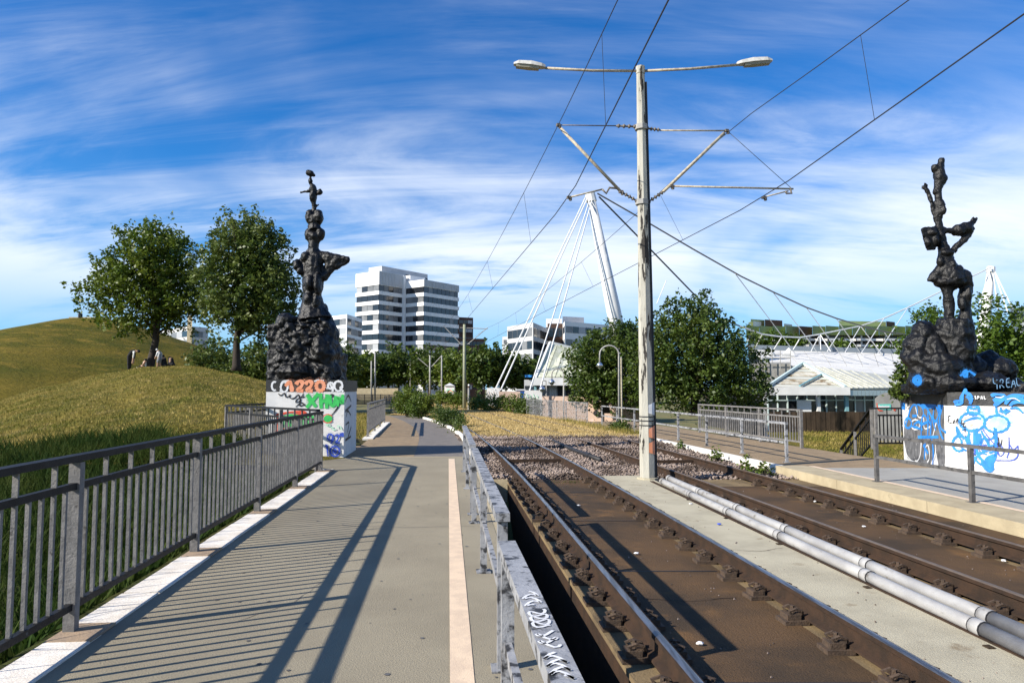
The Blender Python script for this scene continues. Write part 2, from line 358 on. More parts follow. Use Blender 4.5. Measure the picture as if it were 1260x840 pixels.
# ground: one big sheet, then the levelled corridor of path and tracks on top of it
gm = MB(); gs = 3500
gm.add([(-gs, -gs, -2.6), (gs, -gs, -2.6), (gs, gs, -2.6), (-gs, gs, -2.6)], [(0, 1, 2, 3)])
struct('ground', gm, M['ground'], 'flat ground reaching to the horizon')
def terr(X, Y):                                    # embankment the path and tracks run along
    a = X + .09 * Y + dev(Y)
    b = .0
    if a > 10.4: b = -2.4 * min(1, (a - 10.4) / 6)
    if a > 7.4 and Y > 33: b = min(b, -1.6 * min(1, (a - 7.4) / 5))
    left = -.9 if Y < 10 else (-.9 + .85 * min(1, (Y - 10) / 10))
    if a < -2.7: b = left * min(1, (-2.7 - a) / 1.2)
    return b - .05
tv, tf = [], []; nx, ny = 150, 120
for j in range(ny):
    Y = -6 + 176 * (j / (ny - 1)) ** 1.5
    for i in range(nx):
        a = -45 + 80 * i / (nx - 1); X = a - .09 * Y - dev(Y); z = terr(X, Y)
        if -2.7 <= a <= 10.4 and Y < 30: z = -1.05 if Y < 14 else -.6
        tv.append((X, Y, z - (2.0 if i in (0, nx - 1) else 0)))
tf = [(j * nx + i, j * nx + i + 1, (j + 1) * nx + i + 1, (j + 1) * nx + i) for j in range(ny - 1) for i in range(nx - 1)]
struct('embankment', np_mesh('embankment', tv, tf, M['ground'], True), None, 'grassy embankment under path and tracks')

# left path
struct('path', ribbon(-2.34, .56, -4, 17.4, 0, 2, PX), M['path'], 'beige coated footpath between the fences')
pe = MB()
pe.beam((PX(.60, -4), -4, -.504), (PX(.60, 17.4), 17.4, -.504), .08, 1.0)
struct('path_edge', pe, M['conc'], 'concrete edge of the footpath above the track bed')
mk = ribbon(.02, .16, -4, 16.9, .004, 2, PX)
struct('path_marking', mk, M['cream'], 'cream painted line along the footpath')
jn = MB(); jn.beam((PX(-2.34, 17.45), 17.42, -.02), (PX(.56, 17.3), 17.42, -.02), .06, .048)
struct('path_joint', jn, M['conc'], 'pale concrete joint across the footpath')
# path beyond the plinth: brown paving on the left, dark asphalt on the right, bending left
def pth(Y):                                        # centre of the far path
    return -.09 * Y - dev(Y) * .55 - (.0045 * max(0, Y - 22) ** 2)
fp = MB(); fa = MB(); fk = MB(); vs = []; va = []; kerbpts = []
for i in range(25):
    Y = 17.45 + 26.5 * i / 24; c = pth(Y); lw = 2.45 - 1.0 * max(0, (Y - 26) / 18)
    vs += [(c - 4.6 if Y < 20.5 else c - lw, Y, -.002), (c - .78, Y, -.002)]; va += [(c - .78, Y, -.004), (c + .62, Y, -.004)]; kerbpts.append((c + .68, Y))
fp.add(vs, [(2 * i, 2 * i + 1, 2 * i + 3, 2 * i + 2) for i in range(24)])
fa.add(va, [(2 * i, 2 * i + 1, 2 * i + 3, 2 * i + 2) for i in range(24)])
struct('pavement', fp, M['brick'], 'brown paved path beyond the plinth')
struct('cycle_path', fa, M['asphalt'], 'dark asphalt strip beside the brown paving')
kt = thing('kerb', 'white edging kerb curving along the right side of the far path', 'kerb', (kerbpts[0][0], kerbpts[0][1], 0))
for i in range(24):
    p, q = Vector((*kerbpts[i], .03)), Vector((*kerbpts[i + 1], .03)); d = (q - p).normalized() * .006
    part('kerb_stone', MB().beam(p + d, q - d, .12, .12), M['white_wall'], kt)

# left kerb the fence stands on, stone by stone
kt = thing('kerb', 'white painted stone kerb under the left path railing', 'kerb', (PX(-2.48, 3), 3, 0))
Y = -2.0; i = 0
while Y < 14.6:
    ln = .98 + .05 * math.sin(i * 2.3); e = min(Y + ln, 14.75)
    z = .014 + random.uniform(-.003, .003); dx = random.uniform(-.006, .006)
    part('kerb_stone', MB().beam((PX(-2.48 + dx, Y + .007), Y + .007, z - .10), (PX(-2.48 + dx, e - .007), e - .007, z - .10), .285, .20), M['white_stone'], kt)
    Y = e; i += 1

for k in range(8):
    Yp_ = 4.93 + (14.35 - 4.93) / 4 * (k - 3)
    part('post_patch', MB().beam((PX(-2.475, Yp_ - .2), Yp_ - .2, .012), (PX(-2.475, Yp_ + .16), Yp_ + .16, .012), .285, .016), M['stone_dirty'], kt)
struct('path_apron', ribbon(-3.1, -2.35, 14.75, 17.4, -.006, 1.5, PX), M['path'], 'path surface running up to the white plinth')
# right platform
WY = 15.4
struct('platform', ribbon(7.86, 10.6, -4, 15.0, 0, 2, PX), M['path_r'], 'grey footpath beside the right plinth')
struct('platform_pavement', ribbon(7.30, 10.3, 15.0, 36, -.004, 1.5, TX), M['brick'], 'brown paved footpath beyond the right plinth')
wl = thing('platform_kerb', 'long beige concrete platform kerb beside the right track', 'kerb', (PX(7.4, 10), 10, -.17))
Y = -4.0
while Y < WY - .1:
    e = min(Y + 2.43, WY)
    part('kerb_block', MB().add(*(lambda vs: (vs, [(0, 1, 2, 3), (7, 6, 5, 4), (0, 4, 5, 1), (1, 5, 6, 2), (2, 6, 7, 3), (3, 7, 4, 0)]))([
        (PX(7.08, Y + .006), Y + .006, -.30), (PX(7.72, Y + .006), Y + .006, -.30), (PX(7.72, Y + .006), Y + .006, .006), (PX(7.08, Y + .006), Y + .006, .006),
        (PX(7.08, e - .006), e - .006, -.30), (PX(7.72, e - .006), e - .006, -.30), (PX(7.72, e - .006), e - .006, .006), (PX(7.08, e - .006), e - .006, .006)])), M['conc'], wl)
    Y = e
struct('platform_marking', ribbon(7.725, 7.855, -4, 15.3, .008, 2, PX), M['cream'], 'cream painted line on the platform edge')
ww = thing('retaining_wall', 'low white painted wall along the right track', 'wall', (TX(7.2, 20), 20, -.2))
Y = WY
while Y < 27:
    e = Y + 2.7
    part('wall_panel', sweep([(-.09, -.30), (.09, -.30), (.09, .006), (-.09, .006)], 7.22, Y + .006, e - .006, .9), M['white_wall'], ww); Y = e

def pth_(Y): return pth(Y) + .76
# track bed
TB = -.17
sb_ = MB(); sb_.beam((PX(4.15, -4), -4, TB - .54), (PX(4.15, 14.34), 14.34, TB - .54), 5.88, 1.0)
struct('track_foundation', sb_, M['rail'], 'foundation of the track slab, trench shade put into its dark colour')  # dark brown puts the trench's shade into the colour of the sunlit side
sm_ = MB(); sm_.beam((PX(4.14, -4), -4, TB - .02), (PX(4.14, 14.35), 14.35, TB - .02), 5.9, .04)
struct('track_slab', sm_, M['slab'], 'stained concrete slab under the tracks')
struct('track_slab_left', ribbon(1.53, 2.74, -4, 14.3, TB + .006, 2, PX), M['rust_slab'], 'rust brown slab between the rails of the near track')
struct('track_slab_right', ribbon(4.68, 5.86, -4, 13.4, TB + .006, 2, PX), M['rust_slab'], 'rust brown slab between the rails of the far track')
struct('slab_strip_right', ribbon(6.1, 7.07, -4, 13.4, TB + .005, 2, PX), M['rust_slab'], 'dirty slab strip beside the platform kerb')
cs = MB(); cs.beam((PX(3.48, -4), -4, TB + .02), (PX(3.48, 14.5), 14.5, TB + .02), 1.02, .10)
struct('concrete_strip', cs, M['conc_light'], 'pale concrete strip between the two tracks')
for Yj in (12.6, 9.9, 7.2, 4.5):
    struct('slab_joint', ribbon(1.56, 2.70, Yj, Yj + .025, TB + .011, 1, PX), M['rubber'], 'dark joint across the rust brown slab')
def bal(Y): return TB + .15 * min(1, max(0, (Y - 17) / 7.5))
bw = MB(); bw.quad((PX(.66, 14.33), 14.33, -1.1), (PX(1.2, 14.33), 14.33, -1.1), (PX(1.2, 14.33), 14.33, TB + .02), (PX(.66, 14.33), 14.33, TB + .02)); struct('ballast_curb', bw, M['conc'], 'concrete curb ending the trench before the ballast')
struct('ballast_bed', ribbon(.5, 7.2, 14.34, 25.6, 0, 1, TX, lambda Y: bal(Y) - .02), M['ballast'], 'ballast bed of the tracks')
struct('dry_grass_verge', ribbon(-.1, 7.15, 24.9, 120, -.01, 2), M['dryg'], 'dry yellow grass track bed')
ds = MB(); vs = []
for i in range(46):
    Y = 25.0 + 95 * i / 45; xr = TX(-.1, Y); xl = max(TX(-2.2, Y), pth_(Y)) if Y < 46 else TX(-2.2, Y)
    vs += [(min(xl, xr - .02), Y, -.016), (xr, Y, -.016)]
ds.add(vs, [(2 * i, 2 * i + 1, 2 * i + 3, 2 * i + 2) for i in range(45)])
struct('dry_grass_strip', ds, M['dryg'], 'dry grass strip between path and track')

# ballast stones: real stones, too many to count
def stones(n):
    Y = rng.uniform(14.4, 25.4, n); o = rng.uniform(.62, 7.08, n)
    X = np.array([TX(a, b) for a, b in zip(o, Y)]); s = rng.uniform(.018, .042, n)
    base = np.array([(1, 0, 0), (-1, 0, 0), (0, 1, 0), (0, -1, 0), (0, 0, 1), (0, 0, -1)], float)
    Vv = base[None] * rng.uniform(.6, 1.3, (n, 6, 1)) + rng.normal(0, .22, (n, 6, 3))
    Vv = Vv * s[:, None, None]; Vv[:, :, 2] *= .8
    Vv += np.stack([X, Y, np.array([bal(q) for q in Y]) + rng.uniform(-.02, .05, n)], 1)[:, None]
    t = np.array([(0, 2, 4), (2, 1, 4), (1, 3, 4), (3, 0, 4), (2, 0, 5), (1, 2, 5), (3, 1, 5), (0, 3, 5)])
    return Vv.reshape(-1, 3), (t[None] + 6 * np.arange(n)[:, None, None]).reshape(-1, 3)
V_, F_ = stones(23000)
o = link('ballast', np_mesh('ballast', V_, F_, M['stone'])); o['kind'] = 'stuff'; o['label'] = 'pinkish grey ballast stones between the rails'

# ------------------------------------------------------------------ rails with their chairs
OFF = (1.41, 2.85, 4.55, 5.985)
RH = 0
web = [(-.065, -.13), (.065, -.13), (.062, -.115), (.014, -.095), (.010, -.02), (.034, -.006), (.034, .024), (-.034, .024), (-.034, -.006), (-.010, -.02), (-.014, -.095), (-.062, -.115)]
head = [(-.030, .020), (.030, .020), (.024, .028), (.012, .032), (-.004, .0335), (-.018, .031), (-.027, .026)]
cm = MB(); cm.box((0, 0, -.15), (.20, .17, .036)); cm.box((.015, 0, -.115), (.11, .13, .05)); cm.box((-.03, 0, -.10), (.05, .10, .045))
for s in (-1, 1):
    cm.tube([(.03, s * .045, -.09), (.05, s * .05, -.065), (.0, s * .05, -.05), (-.055, s * .045, -.068), (-.07, s * .03, -.10)], .013, 5)
cm.tube([(.0, 0, -.09), (.0, 0, -.035)], .016, 6)
chair_me = cm.mesh('rail_chair', M['chair'])
rl = ['leftmost rail, closest to the low barrier, with a shiny head', 'shiny headed rail along the left edge of the pale concrete strip', 'brown rail directly behind the two grey pipes', 'brown rail closest to the beige platform kerb']
for i, o_ in enumerate(OFF):
    t = thing('rail', rl[i], 'rail', (PX(o_, 6), 6, TB), 'rails of the two tram tracks')
    part('rail_web', sweep(web, o_, -4, 60, 1.0), M['rail'], t)
    part('running_surface', sweep(head, o_, -4, 60, 1.0), M['steel'] if i < 2 else M['steel_dull'], t)
    Y = 2.4 + .13 * i
    while Y < 14.0:
        x = PX(o_, Y)
        for s in (-1, 1):
            c = link('rail_chair', chair_me, t, Vector((x + s * (.135 + random.uniform(-.006, .006)), Y + random.uniform(-.02, .02), 0)) - t.location, .09 + random.uniform(-.06, .06) + (math.pi if s < 0 else 0)); c.scale = (random.uniform(.92, 1.05), random.uniform(.9, 1.1), 1)
        Y += .63
# tie bars in the ballast, joints and the black cable duct
for i, (Yt, a, b) in enumerate(((17.2, 1.45, 2.82), (20.4, 4.58, 5.95), (17.0, 4.58, 5.95))):
    tb = MB(); tb.beam((TX(a, Yt), Yt, -.075), (TX(b, Yt + .09), Yt + .09, -.075), .05, .07)
    o = link('tie_bar', tb.mesh('tie_bar', M['rail']))
    tag(o, ['rusty tie bar across the ballast of the near track', 'rusty tie bar across the far track, the more distant one', 'rusty tie bar across the far track, the closer one beside the pole'][i], 'tie bar', 'tie bars between rails')
du = MB(); pts = [gp(656, 532, -.05), gp(676, 540, -.03), gp(700, 551, -.03), gp(722, 559, -.04), gp(739, 565.5, -.06)]
du.tube(pts, .055, 10)
t = thing('cable_duct', 'black ribbed cable duct lying across the ballast between the tracks', 'pipe', pts[-1])
part('hose', du, M['rubber'], t, True); part('coupling', MB().tube([pts[3] + (pts[3] - pts[4]) * .1, pts[3] + (pts[4] - pts[3]) * .25], .068, 10), M['rubber'], t)

# the two grey pipes
def pipe(label, a0, a1, zc, Ys, kdark):
    t = thing('conduit_pipe', label, 'pipe', (PX((a0 + a1) / 2, 8), 8, TB), 'pipes beside the pole')
    def p(Y): return Vector((PX(a0 + (a1 - a0) * (Y - 4) / 10, Y), Y, zc))
    for i in range(len(Ys) - 1):
        a, b = Ys[i], Ys[i + 1]; dark = b <= kdark
        n = 6
        part('pipe_segment', MB().tube([p(a + (b - a) * k / n) + Vector((0, 0, -.004 * math.sin(math.pi * k / n))) for k in range(n + 1)], .054, 14), M['pipe_d'] if dark else M['pipe'], t, True)
        part('seal_ring', MB().tube([p(b - .06), p(b - .05)], .0605, 12), M['rubber'], t); part('seal_ring', MB().tube([p(b + .05), p(b + .058)], .0605, 12), M['rubber'], t)
        part('coupling', MB().tube([p(b - .052), p(b - .048), p(b + .048), p(b + .052)], [.054, .060, .060, .054], 14), M['pipe'], t, True)
    return p
pp1 = pipe('front grey white pipe of the pair along the concrete strip', 3.80, 3.99, -.05, [-2, 2.0, 5.2, 6.6, 8.4, 10.0, 11.6, 13.2], 5.3)
pp2 = pipe('rear grey white pipe of the pair along the brown rail', 3.97, 4.17, -.02, [-2, 2.2, 5.35, 6.9, 8.6, 10.1, 11.7, 13.4], 5.4)
for i, Y in enumerate((4.95, 6.4, 8.15, 9.75, 11.35)):
    b = MB(); c = pp1(Y); b.box((c.x + .06, Y, -.15), (.50, .10, .05), .09)
    b.box((c.x - .12, Y, -.115), (.05, .06, .05), .09)
    o = link('pipe_support', b.mesh('pipe_support', M['wood_d']))
    tag(o, 'low dark wooden block carrying the pair of pipes, number %s from the front' % ('one two three four five'.split()[i]), 'support', 'supports under the pipes')
st = MB()
for a, w in ((3.70, .014), (3.74, .010)): st.beam((PX(a, -3), -3, TB + .075), (PX(a + .16, 13.6), 13.6, TB + .075), w * 2, .012)
tag(link('cable', st.mesh('cable', M['rail'])), 'thin rusty cables running along the foot of the pipes', 'cable')

# ------------------------------------------------------------------ railings
def box_me(name, sx, sy, sz, m): return MB().box((0, 0, sz / 2), (sx, sy, sz)).mesh(name, m)
bar_h, gap = .74, .142
ME = {}
def bar_fence(label, pts, h, nb, mats, group=None, base=0.0, npost=None, mid=.21, stub=3, thick=1.0, name='railing'):
    """pts: base polyline (x, y[, z]); nb: pickets between two posts"""
    mp, mr, mbar = mats; pts = [Vector((p[0], p[1], p[2] if len(p) > 2 else base)) for p in pts]
    t = thing(name, label, 'railing', pts[0], group)
    posts = []
    for i in range(len(pts) - 1):
        a, b = pts[i], pts[i + 1]; d = b - a; flat = Vector((d.x, d.y, 0)); rz = math.atan2(d.y, d.x); n = npost[i]; un = d.normalized()
        zup = Vector((0, 0, 1))
        part('handrail', MB().beam(a + zup * (h - .02) - un * .03, b + zup * (h - .02) + un * .03, .085 * thick, .045), mr, t)
        part('mid_rail', MB().beam(a + zup * (h - mid), b + zup * (h - mid), .045 * thick, .045), mr, t)
        part('bottom_rail', MB().beam(a + zup * .17, b + zup * .17, .045 * thick, .045), mr, t)
        k = ('post', h, thick)
        if k not in ME: ME[k] = box_me('post', .065 * thick, .075 * thick, h - .05, mp)
        for j in range(n + 1):
            if i > 0 and j == 0: continue
            p = a + d * (j / n); link('post', ME[k], t, p - t.location, rz)
        hb = h - mid - .17 - .045; kb = ('bar', round(hb, 3), thick, mbar.name)
        if kb not in ME: ME[kb] = box_me('bar', .024 * thick, .026 * thick, hb, mbar)
        hs_ = mid - .065; ks = ('stub', round(hs_, 3), thick, mbar.name)
        if ks not in ME: ME[ks] = box_me('stub', .034 * thick, .014 * thick, hs_, mbar)
        for j in range(n):
            for q in range(1, nb + 1):
                p = a + d * ((j + q / (nb + 1)) / n)
                link('bar', ME[kb], t, p + zup * .1925 - t.location, rz + math.pi / 2)
                if stub and q % stub == 0: link('stub', ME[ks], t, p + zup * (h - mid + .0225) - t.location, rz + math.pi / 2)
    return t
kz = .014
c0 = gp(397, 578.5, kz); c0 = Vector((PX(-2.56, 14.35), 14.35, kz))
pY = 4.93; step = (14.35 - 4.93) / 4
fy = [4.93 - step * 3]
c1 = Vector((-7.8, 19.4)); c2 = Vector((-8.05, 23.2))
bar_fence('long weathered bar railing along the left edge of the footpath',
          [(PX(-2.56, fy[0]), fy[0], kz), (c0.x, c0.y, kz)], 1.19, 16, (M['galv'], M['galv_dark'], M['galv']), npost=[7])
bar_fence('bar railing turning left beside the white graffiti plinth', [(c0.x - .09, c0.y + .06, 0), (c1.x, c1.y, -.02), (c2.x, c2.y, -.05), (-5.95, 19.6, -.05)], 1.24, 14, (M['galv'], M['galv_dark'], M['galv']), npost=[3, 2, 2])
# short railing right of the plinth, further up the path
sa, sb = gp(452.5, 537, .03), gp(473, 520, .03)
bar_fence('short bar railing standing on a pale kerb beyond the graffiti plinth', [(sa.x, sa.y, .03), (sb.x, sb.y, .03)], 1.14, 9, (M['galv'], M['galv'], M['galv']), npost=[3])
kt = thing('kerb', 'pale kerb under the short railing beyond the plinth', 'kerb', sa)
for i in range(5):
    p = sa.lerp(sb, (i - .35) / 4.3); q = sa.lerp(sb, (i + .62) / 4.3); part('kerb_stone', MB().beam((p.x + .06, p.y, .0), (q.x + .06, q.y, .0), .34, .06), M['white_wall'], kt)
for i in range(2):
    pass
# right-hand bar fence and stair railings
fb = [(TX(10.0, 27.0), 27.0), (TX(10.05, 19.9), 19.9)]
bar_fence('grey bar fence along the outer side of the right footpath', fb, 1.08, 15, (M['galv'], M['galv'], M['galv']), npost=[3])
pr = Vector((9.98, 19.5, 0))
bar_fence('dark bar railing between the stair and the right plinth', [(pr.x, pr.y, 0), (10.95, 19.55, 0)], 1.14, 8, (M['galv_dark'], M['galv_dark'], M['galv_dark']), npost=[1])
bar_fence('dark sloping stair railing descending behind the right footpath', [(9.93, 19.62, 0.0), (10.9, 23.6, -1.45)], 1.14, 8, (M['galv_dark'], M['galv_dark'], M['galv_dark']), npost=[2], stub=3, mid=.27)

def barrier(label, pts, h, mats, fn, group, w=.085, midz=.44, name='barrier', cap=True):
    """two-rail barrier; pts are (offset, Y) of the posts"""
    m, mr = mats; P = [Vector((fn(a, Y), Y, 0)) for a, Y in pts]; t = thing(name, label, 'barrier', P[0], group)
    kp = ('bpost', h, m.name)
    if kp not in ME: ME[kp] = box_me('post', .06, .06, h - .05, m)
    if ('foot', m.name) not in ME: ME[('foot', m.name)] = MB().box((0, 0, .006), (.13, .13, .012)).mesh('base_plate', m)
    for p in P:
        po_ = link('post', ME[kp], t, p - t.location, .09); link('base_plate', ME[('foot', m.name)], po_, Vector((0, 0, 0)))
    for i in range(len(P) - 1):
        a, b = P[i] + Vector((0, 0, h - .025)), P[i + 1] + Vector((0, 0, h - .025)); un = (b - a).normalized()
        e0 = .05 if i == 0 else -.002; e1 = .05 if i == len(P) - 2 else -.002
        part('handrail', MB().beam(a - un * e0, b + un * e1, w, .05), mr, t)
        a, b = P[i] + Vector((0, 0, midz)), P[i + 1] + Vector((0, 0, midz))
        part('mid_rail', MB().beam(a + un * .03, b - un * .03, .035, .05), m, t)
    return t
GB = 'low two-rail barriers beside the tracks'
b1 = barrier('nearest blotchy metal barrier with white scribbles on its handrail', [(.29, 3.46), (.31, 1.6), (.33, -.4)], .92, (M['galv_light'], M['galv_light']), PX, GB)
b2 = barrier('second blotchy metal barrier between footpath and near track', [(.33, 4.32), (.33, 6.55), (.33, 8.9)], .92, (M['galv_light'], M['galv_light']), PX, GB)
b3 = barrier('third blotchy metal barrier at the far end of the beige footpath', [(.33, 9.5), (.33, 11.9), (.33, 14.3)], .92, (M['galv_light'], M['galv_light']), PX, GB)
b4 = barrier('two-rail barrier on the platform in front of the right plinth', [(7.66, 12.75), (7.66, 10.45), (7.66, 8.15), (7.66, 5.85), (7.66, 3.5)], .84, (M['galv_mid'], M['galv_mid']), PX, GB, .06)
b5 = barrier('long two-rail barrier along the white painted wall', [(7.72, 16.1 + 2.3 * i) for i in range(8)], .9, (M['galv_light'], M['galv_light']), TX, GB, .06)
# white scribble on the nearest handrail
def scribble(pts, w, z):
    m = MB(); vs = []
    for i, p in enumerate(pts):
        a_, b_ = pts[max(i - 1, 0)], pts[min(i + 1, len(pts) - 1)]; dx, dy = b_[0] - a_[0], b_[1] - a_[1]; ln = math.hypot(dx, dy) or 1
        vs += [(p[0] - dy / ln * w / 2, p[1] + dx / ln * w / 2, z), (p[0] + dy / ln * w / 2, p[1] - dx / ln * w / 2, z)]
    m.add(vs, [(2 * i, 2 * i + 1, 2 * i + 3, 2 * i + 2) for i in range(len(pts) - 1)]); part('graffiti', m, M['g_white'], b1)
def hr(f, Y): return PX(.298, Y) + f * .034
for k, (ya, yb, nz) in enumerate(((2.46, 2.62, 2), (2.25, 2.41, 3), (2.08, 2.20, 2), (1.86, 2.02, 3), (1.62, 1.80, 2))):
    pts = []
    for i in range(12 * nz + 1):
        t_ = i / (12 * nz); Y = yb + (ya - yb) * t_; pts.append((hr(.85 * math.sin(t_ * nz * 2 * math.pi + k), Y), Y + .018 * math.cos(t_ * nz * 4 * math.pi)))
    scribble(pts, .011, .9232)
# ------------------------------------------------------------------ tram pole with lamps and cantilevers, overhead lines
PB = Vector((2.66, 14.0, TB))
PO = thing('tram_pole', 'tall peeling grey white pole with twin street lamps between the tracks', 'pole', PB)
top = at(788, 84, 14.0)
tp = MB(); n = 8; rs = [.155, .15, .115, .082]; zs = [TB, .6, 4.6, top.z]
tp.tube([(PB.x + (top.x - PB.x) * ((z - TB) / (top.z - TB)), 14.0, z) for z in zs], rs, 8); part('shaft', tp, M['pole'], PO)
part('base_plate', MB().tube([(PB.x, 14, TB), (PB.x, 14, TB + .10)], .21, 12), M['conc_light'], PO)
part('cap', MB().tube([(top.x, 14, top.z - .12), (top.x, 14, top.z + .03)], .093, 8), M['pole'], PO)
# black cable run on its right side
cb_ = MB(); cb_.beam((PB.x + .165, 13.99, TB), (PB.x + .10 + (top.x - PB.x), 13.99, top.z - .3), .045, .05, (0, 1, 0)); part('cable_duct', cb_, M['rubber'], PO)
for s, tip, knee in ((-1, at(632, 80, 14.0), at(671, 84, 14.0)), (1, at(950, 76, 14.0), at(907, 80, 14.0))):
    part('lamp_arm', MB().tube([(top.x + s * .06, 14.0, top.z - .06), tuple(at(788 + s * 60, 87 if s < 0 else 85, 14.0)), tuple(knee)], .028, 8), M['tube_arm'], PO, True)
    d = (tip - knee); hd = MB(); c = knee + d * .5; nrm = Vector((0, 1, 0)); u_ = d.normalized(); up = Vector((-u_.z * (1 if s > 0 else -1), 0, abs(u_.x)))
    prof = [(0, .05, .04), (.12, .085, .055), (.45, .115, .07), (.85, .10, .06), (1.0, .05, .03)]
    vs = []
    for (f, w, hh) in prof:
        p = knee + d * f
        for a, b in ((-1, 0), (-.75, 1), (.75, 1), (1, 0)): vs.append(p + nrm * (a * w) + up * (b * hh * 1.3))
    k = 4
    fs = [(i * k + j, i * k + (j + 1) % k, (i + 1) * k + (j + 1) % k, (i + 1) * k + j) for i in range(4) for j in range(k)] + [(3, 2, 1, 0), (16, 17, 18, 19)]
    hd.add(vs, fs); lh = part('lamp_head', hd, M['lampbody'], PO)
    vs2 = []
    for (f, w, hh) in ((.2, .07, 0), (.5, .095, 0), (.92, .075, 0)):
        p = knee + d * f
        vs2 += [p - nrm * w - up * .004, p + nrm * w - up * .004, p + nrm * w * .8 - up * .05, p - nrm * w * .8 - up * .05]
    g2 = MB().add(vs2, [(i * 4 + j, i * 4 + (j + 1) % 4, i * 4 + 4 + (j + 1) % 4, i * 4 + 4 + j) for i in range(2) for j in range(4)] + [(3, 2, 1, 0), (8, 9, 10, 11)])
    part('lamp_glass', g2, M['lampglass'], lh)
YP = 14.0
def P(u, v): return at(u, v, YP + (0.09 * (u - 790) / 62))
def insul(a, b, n, r=.032):
    m = MB(); a, b = Vector(a), Vector(b); m.tube([a, b], r * .45, 6)
    for i in range(n):
        c = a.lerp(b, (i + .5) / n); d = (b - a).normalized() * (b - a).length / n * .28; m.tube([c - d, c - d * .3, c + d * .3, c + d], [r * .5, r, r, r * .5], 8)
    return m
lt, rt = P(687, 154), P(894, 161)
for nm, pts, r, mt in (('stay_rod', [P(758, 155), lt], .012, 'insul'), ('bracket_tube', [P(690, 158), P(764, 236)], .032, 'tube_arm'),
                       ('steady_arm', [P(700, 243), P(741, 233)], .017, 'tube_arm'), ('steady_arm_joint', [P(741, 233), P(746, 238), P(750, 231), P(762, 232)], .022, 'insul'),
                       ('stay_rod', [P(812, 160.5), rt], .017, 'tube_arm'), ('bracket_tube', [P(816, 236), P(891, 164)], .032, 'tube_arm'),
                       ('register_tube', [P(827, 229), P(976, 232.5)], .02, 'tube_arm'), ('steady_arm', [P(938, 243), P(970, 235)], .015, 'tube_arm'),
                       ('steady_arm_joint', [P(972, 231), P(974, 238), P(968, 238), P(966, 235)], .022, 'insul'), ('stay_wire', [P(897, 163), P(973, 231)], .006, 'wire')):
    part(nm, MB().tube(pts, r, 8), M[mt], PO, True)
for a, b, n in (((758, 155), (784, 156), 4), ((764, 236), (785, 248), 5), ((795, 158), (812, 160), 4), ((797, 249), (816, 236), 5)):
    part('insulator', insul(P(*a), P(*b), n, .042), M['insul'], PO, True)
for u, v in ((687, 154), (894, 161), (700, 243), (940, 243), (764, 236), (826, 229)):
    c = P(u, v); m = MB(); m.box(c, (.075, .07, .05), .3); m.box(c + Vector((.03, 0, -.035)), (.04, .05, .06), .6); part('clamp', m, M['insul'], PO)
for v in (157, 249):
    c = P(789 + (v - 157) * .01, v); part('collar', MB().tube([c - Vector((0, 0, .05)), c + Vector((0, 0, .05))], .135, 8), M['concpole'], PO)
# stickers and tape low on the pole
tpz = MB()
for z in (1.02, 1.10, .93): tpz.tube([(PB.x, 14, z), (PB.x, 14, z + .022)], .156, 8)
part('tape', tpz, M['rubber'], PO)
for z, hh, mt in ((.72, .16, 'g_orange'), (.42, .18, 'g_orange'), (1.18, .16, 'g_white')):
    r_ = .15
    st_ = MB(); a0, a1 = -.9 - math.pi / 2 + .9, -math.pi / 2 + .95
    pts = [(PB.x + (r_ + .008) * math.cos(t_), 14 + (r_ + .008) * math.sin(t_)) for t_ in (a0, (a0 + a1) / 2, a1)]
    vs = []
    for q, (x, y) in enumerate(pts): vs += [(x, y, z - q * .02), (x, y, z + hh + q * .03)]
    st_.add(vs, [(0, 2, 3, 1), (2, 4, 5, 3)]); part('sticker', st_, M[mt], PO)

# wires
Y2 = 58.0
def wires(label, cpts, mpts, drops):
    t = thing('overhead_line', label, 'overhead wire', (cpts[1].x, cpts[1].y, 0), 'overhead lines of the tram')
    def interp(pts, Y, sag=0):
        for a, b in zip(pts[:-1], pts[1:]):
            if a.y <= Y <= b.y:
                f = (Y - a.y) / (b.y - a.y); p = a.lerp(b, f); p.z -= sag * 4 * f * (1 - f); return p
    Ys = np.linspace(cpts[0].y, cpts[-1].y, 60)
    part('contact_wire', MB().tube([interp(cpts, y) for y in Ys], .0095, 6), M['wire'], t)
    part('messenger_wire', MB().tube([interp(mpts, y, .55) for y in Ys], .0075, 6), M['wire'], t)
    for Y in drops: part('dropper', MB().tube([interp(cpts, Y), interp(mpts, Y - .25, .55)], .004, 5), M['wire'], t)
zc_ = 5.44
lc1, rc1 = P(701, 243), P(941, 243)
lc = [Vector((lc1.x + .053 * 34, -20, zc_)), lc1, Vector((TX(3.7 - 1.57, Y2), Y2, zc_)), Vector((TX(2.13, 110), 110, zc_))]
rc = [Vector((rc1.x + .02 * 34, -20, zc_)), rc1, Vector((TX(5.27, Y2), Y2, zc_)), Vector((TX(5.27, 110), 110, zc_))]
zm = lt.z
lm = [Vector((lt.x + .0 + .085 * 34, -20, zm)), lt, at(546, 401, Y2), Vector((TX(2.13, 110), 110, 6.9))]
rm = [Vector((rt.x + .13 * 34, -20, zm)), rt, at(600, 403, Y2), Vector((TX(5.27, 110), 110, 6.9))]
dr = (1.8, 10.0, 18.3, 26.6, 35, 43, 51, 66, 74, 82)
wires('overhead wire pair with droppers above the near track', lc, lm, dr)
wires('overhead wire pair with droppers above the far track', rc, rm, dr)

